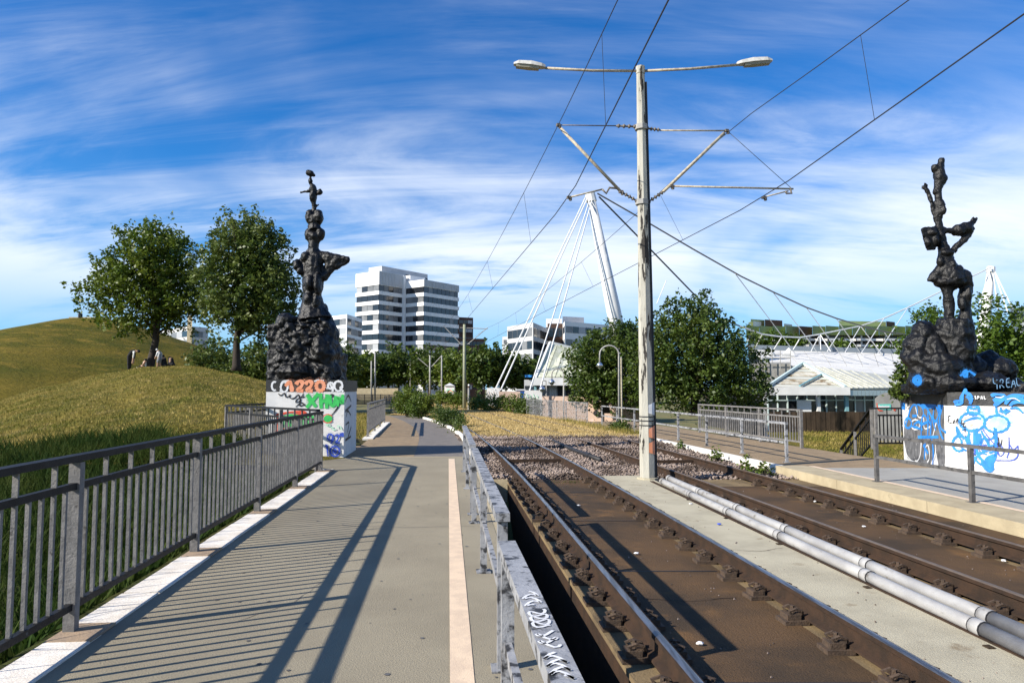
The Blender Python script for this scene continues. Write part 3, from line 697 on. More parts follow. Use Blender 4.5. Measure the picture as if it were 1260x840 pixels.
def far_pole(label, u, vb, vt, Y, mt, r=.1, arms=None, group='distant poles along the line', zb=None):
    b = at(u, vb, Y); t_ = at(u, vt, Y)
    if zb is not None: b.z = zb
    t = thing('tram_pole' if arms else 'lamp_post', label, 'pole', b, group)
    part('shaft', MB().tube([b, t_], [r, r * .75], 8), M[mt], t, True)
    for a in arms or []:
        part('bracket_tube', MB().tube([at(*a[0], Y), at(*a[1], Y)], .035 * Y / 58, 6), M['concpole'], t)
    return t
far_pole('second greenish tram pole standing in the dry grass track', 571.5, 505, 399, Y2, 'pole_g', .155, [((546, 401), (567, 423)), ((600, 403), (576, 423)), ((566, 403), (600, 404.5)), ((564, 423), (578, 423))])
far_pole('third thin tram pole with V shaped arms before the trees', 529, 488, 437, 105, 'concpole', .14, [((514, 440), (527, 451)), ((543, 438), (531, 451))])
for i, (u, vb, vt, Y, r) in enumerate(((543.5, 484, 437, 100, .12), (457, 488, 444, 95, .12), (461.5, 489, 433, 90, .13), (505, 480, 443, 120, .13), (477, 478, 446, 125, .1), (483, 479, 444, 125, .1), (491, 478, 445, 130, .1), (498, 477, 444, 130, .1))):
    far_pole('thin grey post before the treeline, ' + ('right of the V armed pole', 'shorter left one beside the tall dark post', 'tall dark one closest to the dark fence', 'pale thick one left of the V armed pole', 'first of the pale row', 'second of the pale row', 'third of the pale row', 'fourth of the pale row')[i], u, vb, vt, Y, 'concpole', r, zb=-.3)

# ------------------------------------------------------------------ graffiti: flat strokes on the face they were sprayed on
def chaikin(pts, it=2):
    for _ in range(it):
        q = [pts[0]]
        for a, b in zip(pts[:-1], pts[1:]): q += [(a[0] * .75 + b[0] * .25, a[1] * .75 + b[1] * .25), (a[0] * .25 + b[0] * .75, a[1] * .25 + b[1] * .75)]
        pts = q + [pts[-1]]
    return pts
def ell(cx, cy, rx, ry, a0=0, a1=360, n=22): return [(cx + rx * math.cos(R(a0 + (a1 - a0) * i / n)), cy + ry * math.sin(R(a0 + (a1 - a0) * i / n))) for i in range(n + 1)]
class Face:
    def __init__(s, a, b, crop):                   # vertical face through plan points a, b; crop = (u0, v0, scale)
        s.a = Vector((a[0], a[1], 0)); d = Vector((b[0] - a[0], b[1] - a[1], 0)); s.x = d.normalized(); s.n = Vector((d.y, -d.x, 0)).normalized(); s.c = crop; s.lay = 0
        if s.n.dot(-s.a) < 0: s.n = -s.n
    def w(s, p):
        r = ray(s.c[0] + p[0] / s.c[2], s.c[1] + p[1] / s.c[2]); o = Vector((0, 0, EYE)); t = (s.a - o).dot(s.n) / r.dot(s.n); q = o + r * t
        return ((q - s.a).dot(s.x), q.z)
    def strokes(s, polys, width, mat_, parent, name='graffiti', smooth=True, fill=False, proud=.004):
        s.lay += 1
        for k, poly in enumerate(polys):
            m = MB(); off = proud + .0015 * s.lay + .00012 * k
            def P3(q): p = s.a + s.x * q[0] + s.n * off; return (p.x, p.y, q[1])
            pts = chaikin(poly) if (smooth and len(poly) > 2) else poly
            q = [s.w(p) for p in pts]
            if fill: m.add([P3(p) for p in q], [tuple(range(len(q)))])
            else:
                vs = []
                for i, p in enumerate(q):
                    a, b = q[max(i - 1, 0)], q[min(i + 1, len(q) - 1)]; dx, dy = b[0] - a[0], b[1] - a[1]; ln = math.hypot(dx, dy) or 1
                    w_ = width / 2 * (1 + .25 * math.sin(i * .9 + len(poly)))
                    vs += [P3((p[0] - dy / ln * w_, p[1] + dx / ln * w_)), P3((p[0] + dy / ln * w_, p[1] - dx / ln * w_))]
                m.add(vs, [(2 * i, 2 * i + 1, 2 * i + 3, 2 * i + 2) for i in range(len(q) - 1)])
            part(name, m, mat_, parent)
            hz = HALO.get(mat_.name)
            if hz and proud < .01 and not fill and len(q) > 1:
                m = MB(); off = proud - .0008 + .00006 * k; vs = []
                for i, p in enumerate(q):
                    a, b = q[max(i - 1, 0)], q[min(i + 1, len(q) - 1)]; dx, dy = b[0] - a[0], b[1] - a[1]; ln = math.hypot(dx, dy) or 1; w_ = width * 1.05 + .012
                    vs += [P3((p[0] - dy / ln * w_, p[1] + dx / ln * w_)), P3((p[0] + dy / ln * w_, p[1] - dx / ln * w_))]
                m.add(vs, [(2 * i, 2 * i + 1, 2 * i + 3, 2 * i + 2) for i in range(len(q) - 1)]); part('overspray', m, hz, parent)

# ------------------------------------------------------------------ bronze sculptures on their plinths
def remeshed(name, mb, mat_, vox, disp=((.22, .10), (.08, .035)), sm=1):
    me = mb.mesh(name, mat_); ob = bpy.data.objects.new(name, me); COL.objects.link(ob)
    m = ob.modifiers.new('r', 'REMESH'); m.mode = 'VOXEL'; m.voxel_size = vox; m.use_smooth_shade = True
    s = ob.modifiers.new('s', 'SMOOTH'); s.factor = .5; s.iterations = sm
    for i, (sc_, st_) in enumerate(disp):
        
        if st_ < 0: tx = bpy.data.textures.new('carved%d' % i, 'VORONOI'); tx.noise_scale = sc_; tx.distance_metric = 'DISTANCE'; st_ = -st_
        else: tx = bpy.data.textures.new('rough%d' % i, 'CLOUDS'); tx.noise_scale = sc_; tx.noise_depth = 2
        d = ob.modifiers.new('d%d' % i, 'DISPLACE'); d.texture = tx; d.strength = st_; d.mid_level = .5; d.texture_coords = 'LOCAL'
    dg = bpy.context.evaluated_depsgraph_get(); ev = ob.evaluated_get(dg); new = bpy.data.meshes.new_from_object(ev)
    bpy.data.objects.remove(ob); bpy.data.meshes.remove(me)
    new.name = name
    if not new.materials: new.materials.append(mat_)
    return new
class Lump:                                        # lumps and limbs given where they are seen, at their own depth
    def __init__(s, crop, Y): s.m = MB(); s.c = crop; s.Y = Y; s.k = Y / F / crop[2]
    def p(s, x, y, dy=0): return at(s.c[0] + x / s.c[2], s.c[1] + y / s.c[2], s.Y + dy)
    def b(s, x, y, rx, ry, dy=0, rd=None):
        s.m.ball(s.p(x, y, dy), (rx * s.k, (rd if rd is not None else (rx + ry) / 2) * s.k, ry * s.k), 12, 8)
    def t(s, *pts):                                # (x, y, r[, dy])
        s.m.tube([s.p(q[0], q[1], q[3] if len(q) > 3 else 0) for q in pts], [q[2] * s.k for q in pts], 9)

# left plinth
A_ = gp(422.6, 563); dirp = Vector((-.09, 1, 0)).normalized(); dirf = Vector((-1, -.06, 0)).normalized()
pw, pd = 1.86, 2.3
fl = [A_, A_ + dirf * pw, A_ + dirf * pw + dirp * pd, A_ + dirp * pd]
zw, zs_ = 1.585, 1.87
PLL = thing('plinth', 'white graffiti covered plinth with 1220 and 92 beside the footpath', 'plinth', (fl[0].x, fl[0].y, 0))
part('block', MB().prism([(p.x, p.y) for p in fl], -.4, zw - .004), M['block_white'], PLL)
part('bronze_slab', MB().prism([(p.x + (.01 if i in (0, 3) else -.01), p.y) for i, p in enumerate(fl)], zw, zs_), M['bronze_p'], PLL)
f1 = Face((fl[0].x, fl[0].y), (fl[1].x, fl[1].y), (320, 370, 4.2)); G = f1.strokes
G([ell(75, 440, 14, 22, 60, 300), ell(125, 445, 18, 26), [(105, 470), (112, 415), (150, 412)], ell(365, 438, 14, 16), [(375, 470), (380, 418), (420, 415), (428, 440), (410, 450), (430, 468)], ell(405, 440, 20, 26), [(345, 455), (360, 420), (372, 455)], [(280, 415), (300, 410), (330, 412)]], .045, M['g_white'], PLL)
G([[(130, 440), (158, 414), (162, 440), (166, 470)], [(186, 432), (200, 412), (221, 420), (216, 442), (188, 466), (224, 465)], [(234, 432), (248, 412), (269, 420), (264, 442), (236, 466), (272, 465)], ell(311, 440, 20, 24)], .085, M['g_orange'], PLL)
G([[(95, 480), (110, 492), (128, 470), (135, 505), (160, 482), (150, 500), (175, 508), (200, 478), (205, 508), (225, 480)], [(230, 495), (190, 505), (183, 528), (205, 520), (215, 500), (200, 548), (232, 535)], [(185, 548), (215, 520), (240, 548)], [(330, 520), (370, 478), (385, 490), (360, 500)], [(370, 590), (400, 555), (430, 500)]], .028, M['g_black'], PLL)
G([[(243, 483), (290, 548)], [(302, 478), (240, 552)], [(250, 490), (262, 525)], [(312, 478), (316, 556)], [(347, 482), (344, 556)], [(312, 520), (346, 514)], [(362, 486), (364, 540), (384, 548), (392, 490)], [(402, 545), (402, 486), (424, 542), (428, 484)]], .075, M['g_green'], PLL)
G([[(82, 590), (160, 572), (235, 574), (240, 584), (150, 590), (88, 606)]], .05, M['g_red'], PLL)
G([[(90, 600), (160, 584), (240, 590), (235, 640), (150, 650), (90, 668)], ell(352, 608, 22, 19), [(245, 590), (320, 598), (318, 632), (246, 636)]], .05, M['g_green'], PLL, smooth=False, fill=True)
G([ell(350, 608, 26, 22, 30, 330), [(78, 672), (150, 652)], [(92, 596), (92, 668)]], .022, M['g_red'], PLL)
G([ell(352, 640, 10, 5), [(360, 655), (380, 650), (372, 668), (395, 662)], [(405, 660), (400, 640), (418, 650), (422, 668)]], .02, M['g_mint'], PLL)
G([ell(363, 704, 14, 16), [(377, 700), (377, 722), (366, 738)], [(388, 700), (398, 688), (410, 697), (405, 714), (388, 736), (414, 732)], [(417, 682), (419, 700)], [(427, 680), (429, 702)], [(338, 752), (346, 740), (352, 802)], ell(387, 776, 24, 26), ell(386, 776, 8, 9)], .042, M['g_dblue'], PLL)
f2 = Face((fl[0].x, fl[0].y), (fl[3].x, fl[3].y), (320, 370, 4.2))
f2.strokes([[(440, 520), (455, 480), (470, 520)], [(440, 570), (470, 540)], [(445, 600), (450, 560), (468, 590)], [(442, 640), (462, 620), (450, 680)], [(455, 700), (470, 650)], [(440, 720), (468, 700)]], .05, M['g_black'], PLL)
# left sculpture
LT = Lump((330, 200, 4.667), 17.9); b, t_ = LT.b, LT.t
b(240, 62, 24, 17); b(258, 72, 14, 9); t_((243, 78, 6), (242, 108, 13), (240, 126, 8)); b(243, 106, 14, 20)
b(257, 150, 22, 28); b(258, 195, 21, 38); t_((258, 190, 19), (262, 255, 13), (262, 290, 18)); t_((182, 171, 6), (205, 169, 8), (240, 158, 13)); b(297, 171, 17, 19); t_((264, 268, 5), (278, 250, 7), (293, 240, 4))
b(238, 310, 27, 42); b(290, 315, 28, 46); b(262, 330, 34, 38); t_((262, 360, 34), (265, 385, 38)); b(236, 415, 31, 36); b(298, 412, 28, 38); b(266, 430, 44, 38); t_((262, 455, 32), (262, 500, 30), (268, 540, 40))
t_((258, 505, 28), (215, 550, 28), (180, 592, 28)); b(166, 588, 25, 38, -.1); b(186, 622, 26, 26, -.1); b(214, 540, 26, 30, -.12); b(240, 690, 26, 50, -.22); b(285, 700, 22, 70, -.2); b(232, 780, 24, 40, -.2); b(278, 800, 20, 50, -.2); t_((290, 525, 26), (360, 545, 27), (420, 553, 23), (466, 557, 17)); t_((462, 565, 11), (395, 590, 18), (345, 625, 22), (318, 655, 30)); b(460, 557, 13, 18)
t_((262, 540, 50), (262, 600, 58), (258, 680, 62), (252, 760, 55), (256, 830, 70), (265, 900, 105)); b(318, 655, 30, 30); t_((330, 545, 30), (350, 580, 24), (330, 640, 24)); t_((395, 560, 26), (345, 595, 24)); b(225, 600, 40, 40); b(280, 560, 34, 50)
SL = thing('sculpture', 'tall dark bronze sculpture of stacked figures on the left graffiti plinth', 'sculpture', (LT.p(262, 1200).x, 17.9, zs_))
link('figure', remeshed('figure', LT.m, M['bronze'], .024, ((.20, .05), (.14, -.022), (.06, .03))), SL)
LB = Lump((320, 370, 4.2), 18.0); b, t_ = LB.b, LB.t
t_((290, 20, 46), (290, 70, 72), (290, 120, 100)); b(134, 112, 50, 54, -.35); b(172, 170, 74, 90, -.1); b(160, 290, 66, 130, -.2, 120); b(250, 260, 130, 160, .1, 180); b(340, 180, 66, 80, -.15, 100); b(340, 260, 70, 120, -.15, 150); b(270, 130, 100, 50); b(380, 370, 38, 50, -.3); b(200, 370, 110, 60, -.3, 150)
LB.m.box(LB.p(252, 345, .05), (322 * LB.k, 1.5, 150 * LB.k), -.03)
LB.m.box(LB.p(165, 260, .05), (170 * LB.k, 1.2, 260 * LB.k), -.03)
for k in range(46):
    xx, yy = random.uniform(100, 350), random.uniform(110, 370); r_ = random.uniform(9, 16); ph_ = random.uniform(0, 6)
    t_(*[(xx + q * 9, yy + 7 * math.sin(q * 1.3 + ph_) + q * 5, r_ * (1 - abs(q) / 5), -.72) for q in range(-3, 4)])
link('rock_base', remeshed('rock_base', LB.m, M['bronze'], .026, ((.30, .06), (.17, -.08), (.05, .03))), SL)

# right plinth
Rp = [Vector(p) for p in ((9.40, 17.1, 0), (9.0, 14.65, 0), (10.95, 12.82, 0), (12.7, 14.6, 0), (11.9, 17.5, 0))]
PLR = thing('plinth', 'wide white and charcoal graffiti plinth with blue scrawls on the right footpath', 'plinth', (9.9, 15, 0))
part('block', MB().prism([(p.x, p.y) for p in Rp], -.4, 1.316), M['block_white'], PLR)
cen = sum(Rp, Vector()) / 5
part('bronze_slab', MB().prism([(p.x + (cen.x - p.x) * -.008, p.y + (cen.y - p.y) * -.008) for p in Rp], 1.32, 1.59), M['bronze_p'], PLR)
CR = (1100, 440, 5.6)
fa_ = Face((Rp[0].x, Rp[0].y), (Rp[1].x, Rp[1].y), CR); fb_ = Face((Rp[1].x, Rp[1].y), (Rp[2].x, Rp[2].y), CR)
G = fa_.strokes
G([[(95, 312), (150, 310), (345, 335), (355, 760), (310, 752), (290, 640), (250, 735), (190, 735), (150, 700), (140, 720), (95, 690), (68, 560), (72, 470), (110, 400)]], .05, M['g_grey'], PLR, smooth=False, fill=True)
G([[(60, 470), (95, 420), (70, 380), (110, 330)], ell(150, 460, 30, 34), [(150, 340), (170, 420), (210, 400), (205, 500), (260, 470)], [(75, 600), (90, 680), (150, 730), (185, 680), (190, 580)], [(225, 700), (215, 620), (240, 590), (250, 690), (232, 720)], [(270, 540), (300, 420), (330, 350)], [(300, 270), (345, 280), (340, 320)], [(262, 740), (290, 660), (288, 600)]], .032, M['g_white'], PLR)
G([[(55, 305), (80, 308), (78, 360), (55, 352)], [(200, 285), (250, 265), (280, 300), (275, 350), (200, 350), (185, 320)], [(305, 300), (345, 320), (325, 400), (305, 360)]], .05, M['g_blue'], PLR, smooth=False, fill=True)
G([[(120, 232), (150, 222), (182, 240), (176, 280), (138, 298), (132, 240)], [(200, 225), (200, 270), (225, 290)], [(215, 262), (245, 235), (272, 240), (280, 290)], ell(100, 450, 24, 34), [(85, 470), (120, 330), (160, 320), (165, 390)], [(190, 540), (195, 380), (240, 420), (235, 540)], [(190, 460), (240, 440)], [(255, 530), (262, 380), (290, 460), (322, 360), (315, 480), (362, 515)], [(168, 546), (310, 545)], [(218, 580), (214, 700)], [(264, 560), (276, 640), (270, 740)], [(160, 320), (200, 330), (210, 400)], [(120, 470), (160, 480), (185, 490)], [(300, 430), (330, 540), (345, 560)], [(205, 300), (270, 420)], [(225, 290), (300, 330), (312, 400)], [(240, 330), (236, 420), (262, 470)], [(280, 340), (270, 430), (290, 500)], [(130, 400), (160, 400)], [(205, 600), (240, 660)], [(140, 460), (180, 430), (200, 500)]], .056, M['g_blue'], PLR)
G = fb_.strokes
sub = G([ell(715, 455, 62, 52), ell(605, 430, 30, 55), ell(820, 492, 27, 28), ell(798, 420, 30, 34), ell(612, 358, 22, 16)], .05, M['g_mint'], PLR, smooth=False, fill=True)
G([ell(462, 360, 34, 18), ell(510, 420, 30, 10), [(490, 440), (540, 415), (555, 450), (530, 480), (500, 465)]], .03, M['g_brown'], PLR, smooth=False, fill=True)
G([[(640, 690), (690, 680), (690, 760), (660, 790), (635, 770), (590, 730)], [(545, 500), (575, 480), (590, 590), (570, 620), (545, 600)]], .05, M['g_blue'], PLR, smooth=False, fill=True)
G([ell(540, 440, 88, 64), ell(708, 455, 86, 58), ell(548, 360, 40, 34), ell(548, 335, 28, 16), [(480, 440), (560, 410), (600, 420)], [(435, 480), (450, 520), (500, 560), (520, 620)], [(520, 520), (505, 590), (545, 600)], [(590, 520), (600, 640), (640, 640), (660, 600), (620, 540), (598, 590)], [(702, 485), (706, 700), (660, 740), (622, 690), (700, 668)], [(560, 600), (585, 690), (640, 720)], [(550, 730), (545, 700), (620, 640), (700, 620)], ell(450, 590, 45, 52, 40, 320), [(550, 490), (560, 560), (572, 640)]], .045, M['g_blue'], PLR)
G([[(430, 470), (440, 540), (470, 570), (460, 620), (500, 640)], [(470, 500), (500, 480), (520, 520), (500, 560)], [(520, 560), (530, 640), (560, 700), (600, 740)], [(600, 500), (630, 560), (680, 560), (700, 520)], [(640, 560), (650, 610), (690, 600)], [(600, 700), (620, 760), (660, 790), (690, 760)], [(410, 560), (440, 530), (480, 540)], [(690, 480), (708, 560), (700, 640)], [(560, 660), (600, 650), (640, 665)], [(655, 655), (700, 640)]], .032, M['g_blue'], PLR)
G([[(540, 620), (535, 680), (560, 660), (555, 610), (640, 600)], [(710, 580), (720, 690), (770, 650), (720, 580)], [(792, 545), (795, 640), (778, 690)], [(800, 600), (820, 640), (855, 605)], [(855, 605), (855, 708), (705, 706)], [(610, 490), (660, 560), (700, 600)]], .018, M['g_dblue'], PLR)
G([[(390, 395), (372, 405), (380, 425), (368, 440), (400, 452)], [(405, 450), (420, 420), (412, 455)], [(425, 450), (440, 410), (440, 458)], [(445, 430), (460, 460), (470, 425)], [(455, 470), (490, 440), (470, 480), (500, 470)], [(480, 500), (495, 480), (490, 510)], [(720, 545), (725, 600), (735, 615), (745, 560)], [(712, 590), (735, 618)]], .014, M['g_black'], PLR)
G([[(705, 335), (706, 385), (730, 390)], [(735, 340), (740, 380), (780, 350)], [(800, 350), (850, 340), (890, 380)], [(760, 385), (800, 360)]], .04, M['g_blue'], PLR)
Fs = Face((Rp[1].x - .01, Rp[1].y - .01), (Rp[2].x, Rp[2].y - .02), CR); G = Fs.strokes
G([[(415, 310), (440, 295), (470, 300), (460, 322), (420, 318)], [(470, 300), (465, 270), (490, 225), (505, 220)], [(480, 235), (520, 250), (540, 270)], [(500, 265), (535, 290), (525, 318)], [(520, 285), (545, 275)], [(670, 262), (700, 250), (770, 258), (740, 290), (690, 285)], [(690, 330), (740, 300), (800, 262), (880, 255), (900, 270)], [(770, 320), (790, 280), (860, 272), (900, 300)], [(720, 325), (690, 280)], [(800, 330), (830, 300), (900, 310)]], .06, M['g_blue'], PLR, proud=.02)
G([[(560, 262), (566, 285)], [(575, 285), (580, 260), (590, 272), (578, 275)], [(600, 285), (605, 258), (612, 285)], [(622, 262), (624, 285), (636, 284)], [(700, 270), (740, 275), (760, 262)], [(780, 285), (830, 275), (870, 300)]], .016, M['g_white'], PLR, proud=.02)
# right sculpture
RT = Lump((1060, 180, 3.82), 15.2); b, t_ = RT.b, RT.t
b(375, 68, 15, 15); t_((374, 75, 14), (366, 115, 24), (370, 160, 30), (362, 190, 22), (358, 215, 16), (362, 250, 17)); b(343, 105, 15, 22); b(385, 150, 16, 26); b(366, 282, 24, 34); t_((362, 300, 22), (360, 350, 15), (368, 395, 20), (380, 450, 20))
t_((352, 355, 9), (335, 290, 10), (318, 230, 10), (300, 195, 9)); t_((300, 197, 5), (280, 198, 3)); t_((300, 195, 5), (284, 185, 3.4)); t_((300, 195, 5), (298, 172, 3.4)); t_((303, 195, 5), (308, 174, 3.4)); t_((303, 198, 5), (314, 182, 3.2))
dd = .15
RT.m.add([RT.p(281, 384, -dd), RT.p(350, 376, -dd * .8), RT.p(364, 440, -dd), RT.p(346, 486, -dd * .5), RT.p(308, 490, -dd * .6), RT.p(290, 430, -dd), RT.p(281, 390, dd), RT.p(350, 376, dd), RT.p(362, 440, dd), RT.p(346, 484, dd * .6), RT.p(308, 488, dd * .6), RT.p(292, 430, dd)],
         [(5, 4, 3, 2, 1, 0), (6, 7, 8, 9, 10, 11)] + [(i, (i + 1) % 6, 6 + (i + 1) % 6, 6 + i) for i in range(6)]); b(330, 405, 26, 14, -.12); b(312, 450, 14, 22, -.12); b(345, 440, 14, 26, -.1)
t_((368, 395, 22), (400, 397, 14), (432, 397, 13), (460, 395, 30), (490, 382, 26), (515, 368, 18)); b(455, 395, 30, 30); b(490, 385, 26, 30); t_((512, 372, 12), (526, 332, 5)); t_((516, 372, 11), (544, 334, 5.5)); t_((525, 380, 13), (500, 420, 15), (465, 455, 15), (430, 492, 16))
t_((380, 440, 20), (388, 480, 24), (395, 515, 33), (398, 550, 40), (412, 600, 56), (425, 635, 62)); t_((385, 575, 34), (350, 605, 26), (312, 632, 8)); b(352, 622, 30, 20); b(402, 500, 34, 18, -.1); b(370, 540, 14, 24, -.1); b(425, 560, 18, 28, -.12); b(455, 580, 22, 24, -.1); t_((360, 645, 12), (385, 668, 8)); t_((430, 655, 16), (440, 675, 8)); b(345, 215, 10, 14); b(385, 300, 12, 20, -.1); b(352, 270, 12, 18); b(470, 615, 44, 38); b(420, 640, 80, 28)
t_((402, 650, 30), (406, 700, 22), (414, 750, 24), (410, 800, 22), (415, 850, 34)); t_((478, 630, 38), (494, 660, 30), (484, 715, 31), (488, 765, 25), (488, 840, 36)); b(500, 690, 16, 34, -.08); b(470, 740, 14, 30, -.1)
SR = thing('sculpture', 'tall dark bronze sculpture with raised hands on the right graffiti plinth', 'sculpture', (RT.p(430, 1100).x, 15.2, 1.59))
link('figure', remeshed('figure', RT.m, M['bronze'], .022, ((.18, .045), (.13, -.02), (.05, .026))), SR)
RB = Lump((1080, 360, 3.5), 15.1); b, t_ = RB.b, RB.t
t_((330, 115, 70), (330, 160, 76), (335, 240, 78), (335, 320, 66), (330, 400, 90)); b(200, 180, 55, 58, .2); b(165, 230, 56, 60, .2); b(180, 290, 62, 60, .1); b(250, 330, 100, 80, 0, 120); b(150, 260, 45, 40, .2); b(240, 260, 46, 80); b(500, 335, 84, 62, .3, 100); b(470, 290, 50, 40, .4); b(550, 395, 66, 36, .3, 90); b(420, 390, 120, 50, 0, 160); b(400, 330, 60, 70, .2); b(190, 385, 50, 40, -.05, 90); b(545, 315, 34, 30, .5); b(290, 390, 120, 44, -.05, 150)
RB.m.box(RB.p(360, 412, .3), (420 * RB.k, 1.5, 40 * RB.k), -.3)
link('rock_base', remeshed('rock_base', RB.m, M['bronze'], .026, ((.28, .10), (.18, -.07), (.05, .03))), SR)
# sprayed letters and blobs on the rock
gq = Face((8.75, 14.50), (11.2, 14.15), CR)
gq.strokes([[(682, 140), (684, 178), (715, 180)], [(708, 150), (710, 215)], [(730, 210), (728, 148), (752, 150), (750, 175), (730, 178), (758, 205)], [(795, 140), (772, 145), (774, 205), (800, 200)], [(774, 172), (794, 170)], [(808, 205), (822, 142), (838, 200)], [(812, 182), (834, 178)], [(842, 140), (846, 192), (870, 190)]], .016, mat('pale_blue_spray', (.16, .30, .46), rough=.7), SR)
gq.strokes([ell(160, 155, 26, 30), ell(160, 155, 12, 14), ell(490, 110, 14, 22), [(455, 125), (480, 105), (520, 92), (560, 120)], [(490, 170), (500, 110)]], .05, M['g_blue'], SR, smooth=False)

# ------------------------------------------------------------------ grass, hills
def smooth01(x): x = min(1, max(0, x)); return x * x * (3 - 2 * x)
def interp(tab, x):
    if x <= tab[0][0]: return tab[0][1]
    for (a, p), (b_, q) in zip(tab[:-1], tab[1:]):
        if x <= b_:
            f = (x - a) / (b_ - a); f = f * f * (3 - 2 * f) * .5 + f * .5; return p + (q - p) * f
    return tab[-1][1]
crest1 = [(-1.5, -.2), (-.85, .4), (-.724, .85), (-.66, 1.75), (-.57, 2.62), (-.516, 3.06), (-.45, 3.05), (-.40, 2.7), (-.335, 2.0), (-.27, .9), (-.235, .2), (-.2, -.1)]
crest2 = [(-1.4, 3), (-.95, 6.2), (-.724, 8.75), (-.66, 10.2), (-.625, 10.95), (-.575, 10.98), (-.52, 9.6), (-.495, 8.75), (-.46, 7.3), (-.39, 4.6), (-.34, 2.4), (-.3, .8), (-.25, -.2)]
def lumpy(x, y): return .10 * math.sin(x * .9 + y * .31) * math.sin(y * .53 + x * .2) + .05 * math.sin(x * 2.3 + 1) * math.sin(y * 1.7)
def h1(X, Y):
    q = X / max(Y, 1); c = interp(crest1, q)
    base = -.85 + 1.0 * smooth01((Y - 6) / 15)
    if Y < 48: return base * (1 - smooth01((Y - 14) / 34)) + c * smooth01((Y - 12) / 36) ** .9 + lumpy(X, Y) * smooth01((Y - 18) / 8) * .8
    return c * (1 - .75 * smooth01((Y - 48) / 16)) - .3 * smooth01((Y - 48) / 16) + lumpy(X, Y) * .5
def h2(X, Y):                                      # a lopsided cone with a small flat top
    dx, dy = X + 57.2, Y - 96; r = math.hypot(dx, dy); c = dx / max(r, .01)
    sl = .345 * (c > 0) * c * c + .385 * (c <= 0) * c * c + .27 * (1 - c * c)
    d = max(0, r - 2.6); z = 11.0 - sl * (math.sqrt(d * d + 1.2) - 1.1)
    return max(z, -1.5) + lumpy(X * .5, Y * .5) * 1.1 * smooth01((r - 4) / 12)
def polar(hf, q0, q1, nq, y0, y1, nyy, m, name, label):
    V, Fc = [], []
    for j in range(nyy):
        Y = y0 + (y1 - y0) * j / (nyy - 1)
        for i in range(nq):
            q = q0 + (q1 - q0) * i / (nq - 1); X = q * Y; V.append((X, Y, hf(X, Y)))
    Fc = [(j * nq + i, j * nq + i + 1, (j + 1) * nq + i + 1, (j + 1) * nq + i) for j in range(nyy - 1) for i in range(nq - 1)]
    return struct(name, np_mesh(name, V, Fc, m, True), None, label)
polar(h1, -1.6, -.235, 110, 15.8, 66, 90, M['hillg'], 'hill', 'low yellow green grass mound behind the left railing')
polar(h2, -1.5, -.22, 150, 52, 145, 110, M['hillg2'], 'hill', 'high grassy hill behind the mound')
# near slope beyond the left railing
nm = []; nfq = []
na, nb_ = 50, 40
def hn(a, Y):
    return max(-.85, -.85 + .95 * smooth01((Y - 6) / 15)) * smooth01((-2.66 - a) / 1.0) - .02
for j in range(nb_):
    Y = -4 + 26 * j / (nb_ - 1)
    for i in range(na):
        a = -2.68 - 22 * (i / (na - 1)) ** 1.6; nm.append((PX(a, Y), Y, hn(a, Y)))
nfq = [(j * na + i + 1, j * na + i, (j + 1) * na + i, (j + 1) * na + i + 1) for j in range(nb_ - 1) for i in range(na - 1)]
struct('grass_slope', np_mesh('grass_slope', nm, nfq, M['soil'], True), None, 'green grassy slope just beyond the left railing')

def blades(name, label, Pn, hgt, wid, m, lean=.5):
    Pn = np.asarray(Pn, float); n = len(Pn); a = rng.uniform(0, 2 * math.pi, n); h = hgt * rng.uniform(.5, 1.25, n); w = wid * rng.uniform(.6, 1.3, n)
    b = rng.uniform(0, 2 * math.pi, n); ln = h * lean * rng.uniform(.2, 1.2, n)
    dx = np.stack([np.cos(a), np.sin(a), np.zeros(n)], 1) * w[:, None] / 2
    tip = Pn + np.stack([np.cos(b) * ln, np.sin(b) * ln, h], 1)
    V = np.concatenate([(Pn - dx)[:, None], (Pn + dx)[:, None], tip[:, None]], 1).reshape(-1, 3)
    o = link(name, np_mesh(name, V, np.arange(3 * n).reshape(-1, 3), m)); o['kind'] = 'stuff'; o['label'] = label; o['category'] = 'grass'; return o
pts = []
for _ in range(105000):
    Y = 1.5 + 23 * rng.random() ** .75; a = -2.78 - 17 * rng.random() ** 1.15
    if Y > 14.3 and a > -4.75: continue
    if Y > 18.4 + .5 * math.sin(a * 1.3) + .35 * math.sin(a * 3.1 + 1) + rng.normal(0, .25): continue
    pts.append((PX(a, Y), Y, max(hn(a, Y), h1(PX(a, Y), Y) if Y > 15.6 and PX(a, Y) / Y < -.25 else -9) - .01))
blades('grass', 'long dark green grass behind the left railing', pts, .34, .032, M['greenb'], .8)
pts = []
for _ in range(60000):
    q = rng.uniform(-.80, -.25); Y = rng.uniform(17.5, 49.5); X = q * Y; pts.append((X, Y, h1(X, Y) - .01))
blades('grass', 'short yellow green grass on the near mound', pts, .085, .04, M['hillb'], .8)
pts = []
for _ in range(60000):
    Y = 24.7 + rng.normal(0, .12) + 62 * rng.random() ** 1.8; o_ = rng.uniform(-2.0 if Y > 31 else -.9, 7.1)
    if min(abs(o_ - k) for k in OFF) < .07: continue
    if Y < 46 and TX(o_, Y) < pth_(Y) + .05: continue
    pts.append((TX(o_, Y), Y, -.02))
blades('grass', 'dry yellow grass growing over the tracks', pts, .10, .035, M['dryb'], .9)
pts = []
for _ in range(1500):
    Y = 25.2 + 12 * rng.random() ** 1.5; o_ = rng.normal(7.0, .22)
    if o_ > 7.9: continue
    pts.append((TX(o_, Y), Y, -.05))
blades('weeds', 'green weeds at the end of the white wall', pts, .26, .03, M['hillb'], .6)
pts = []
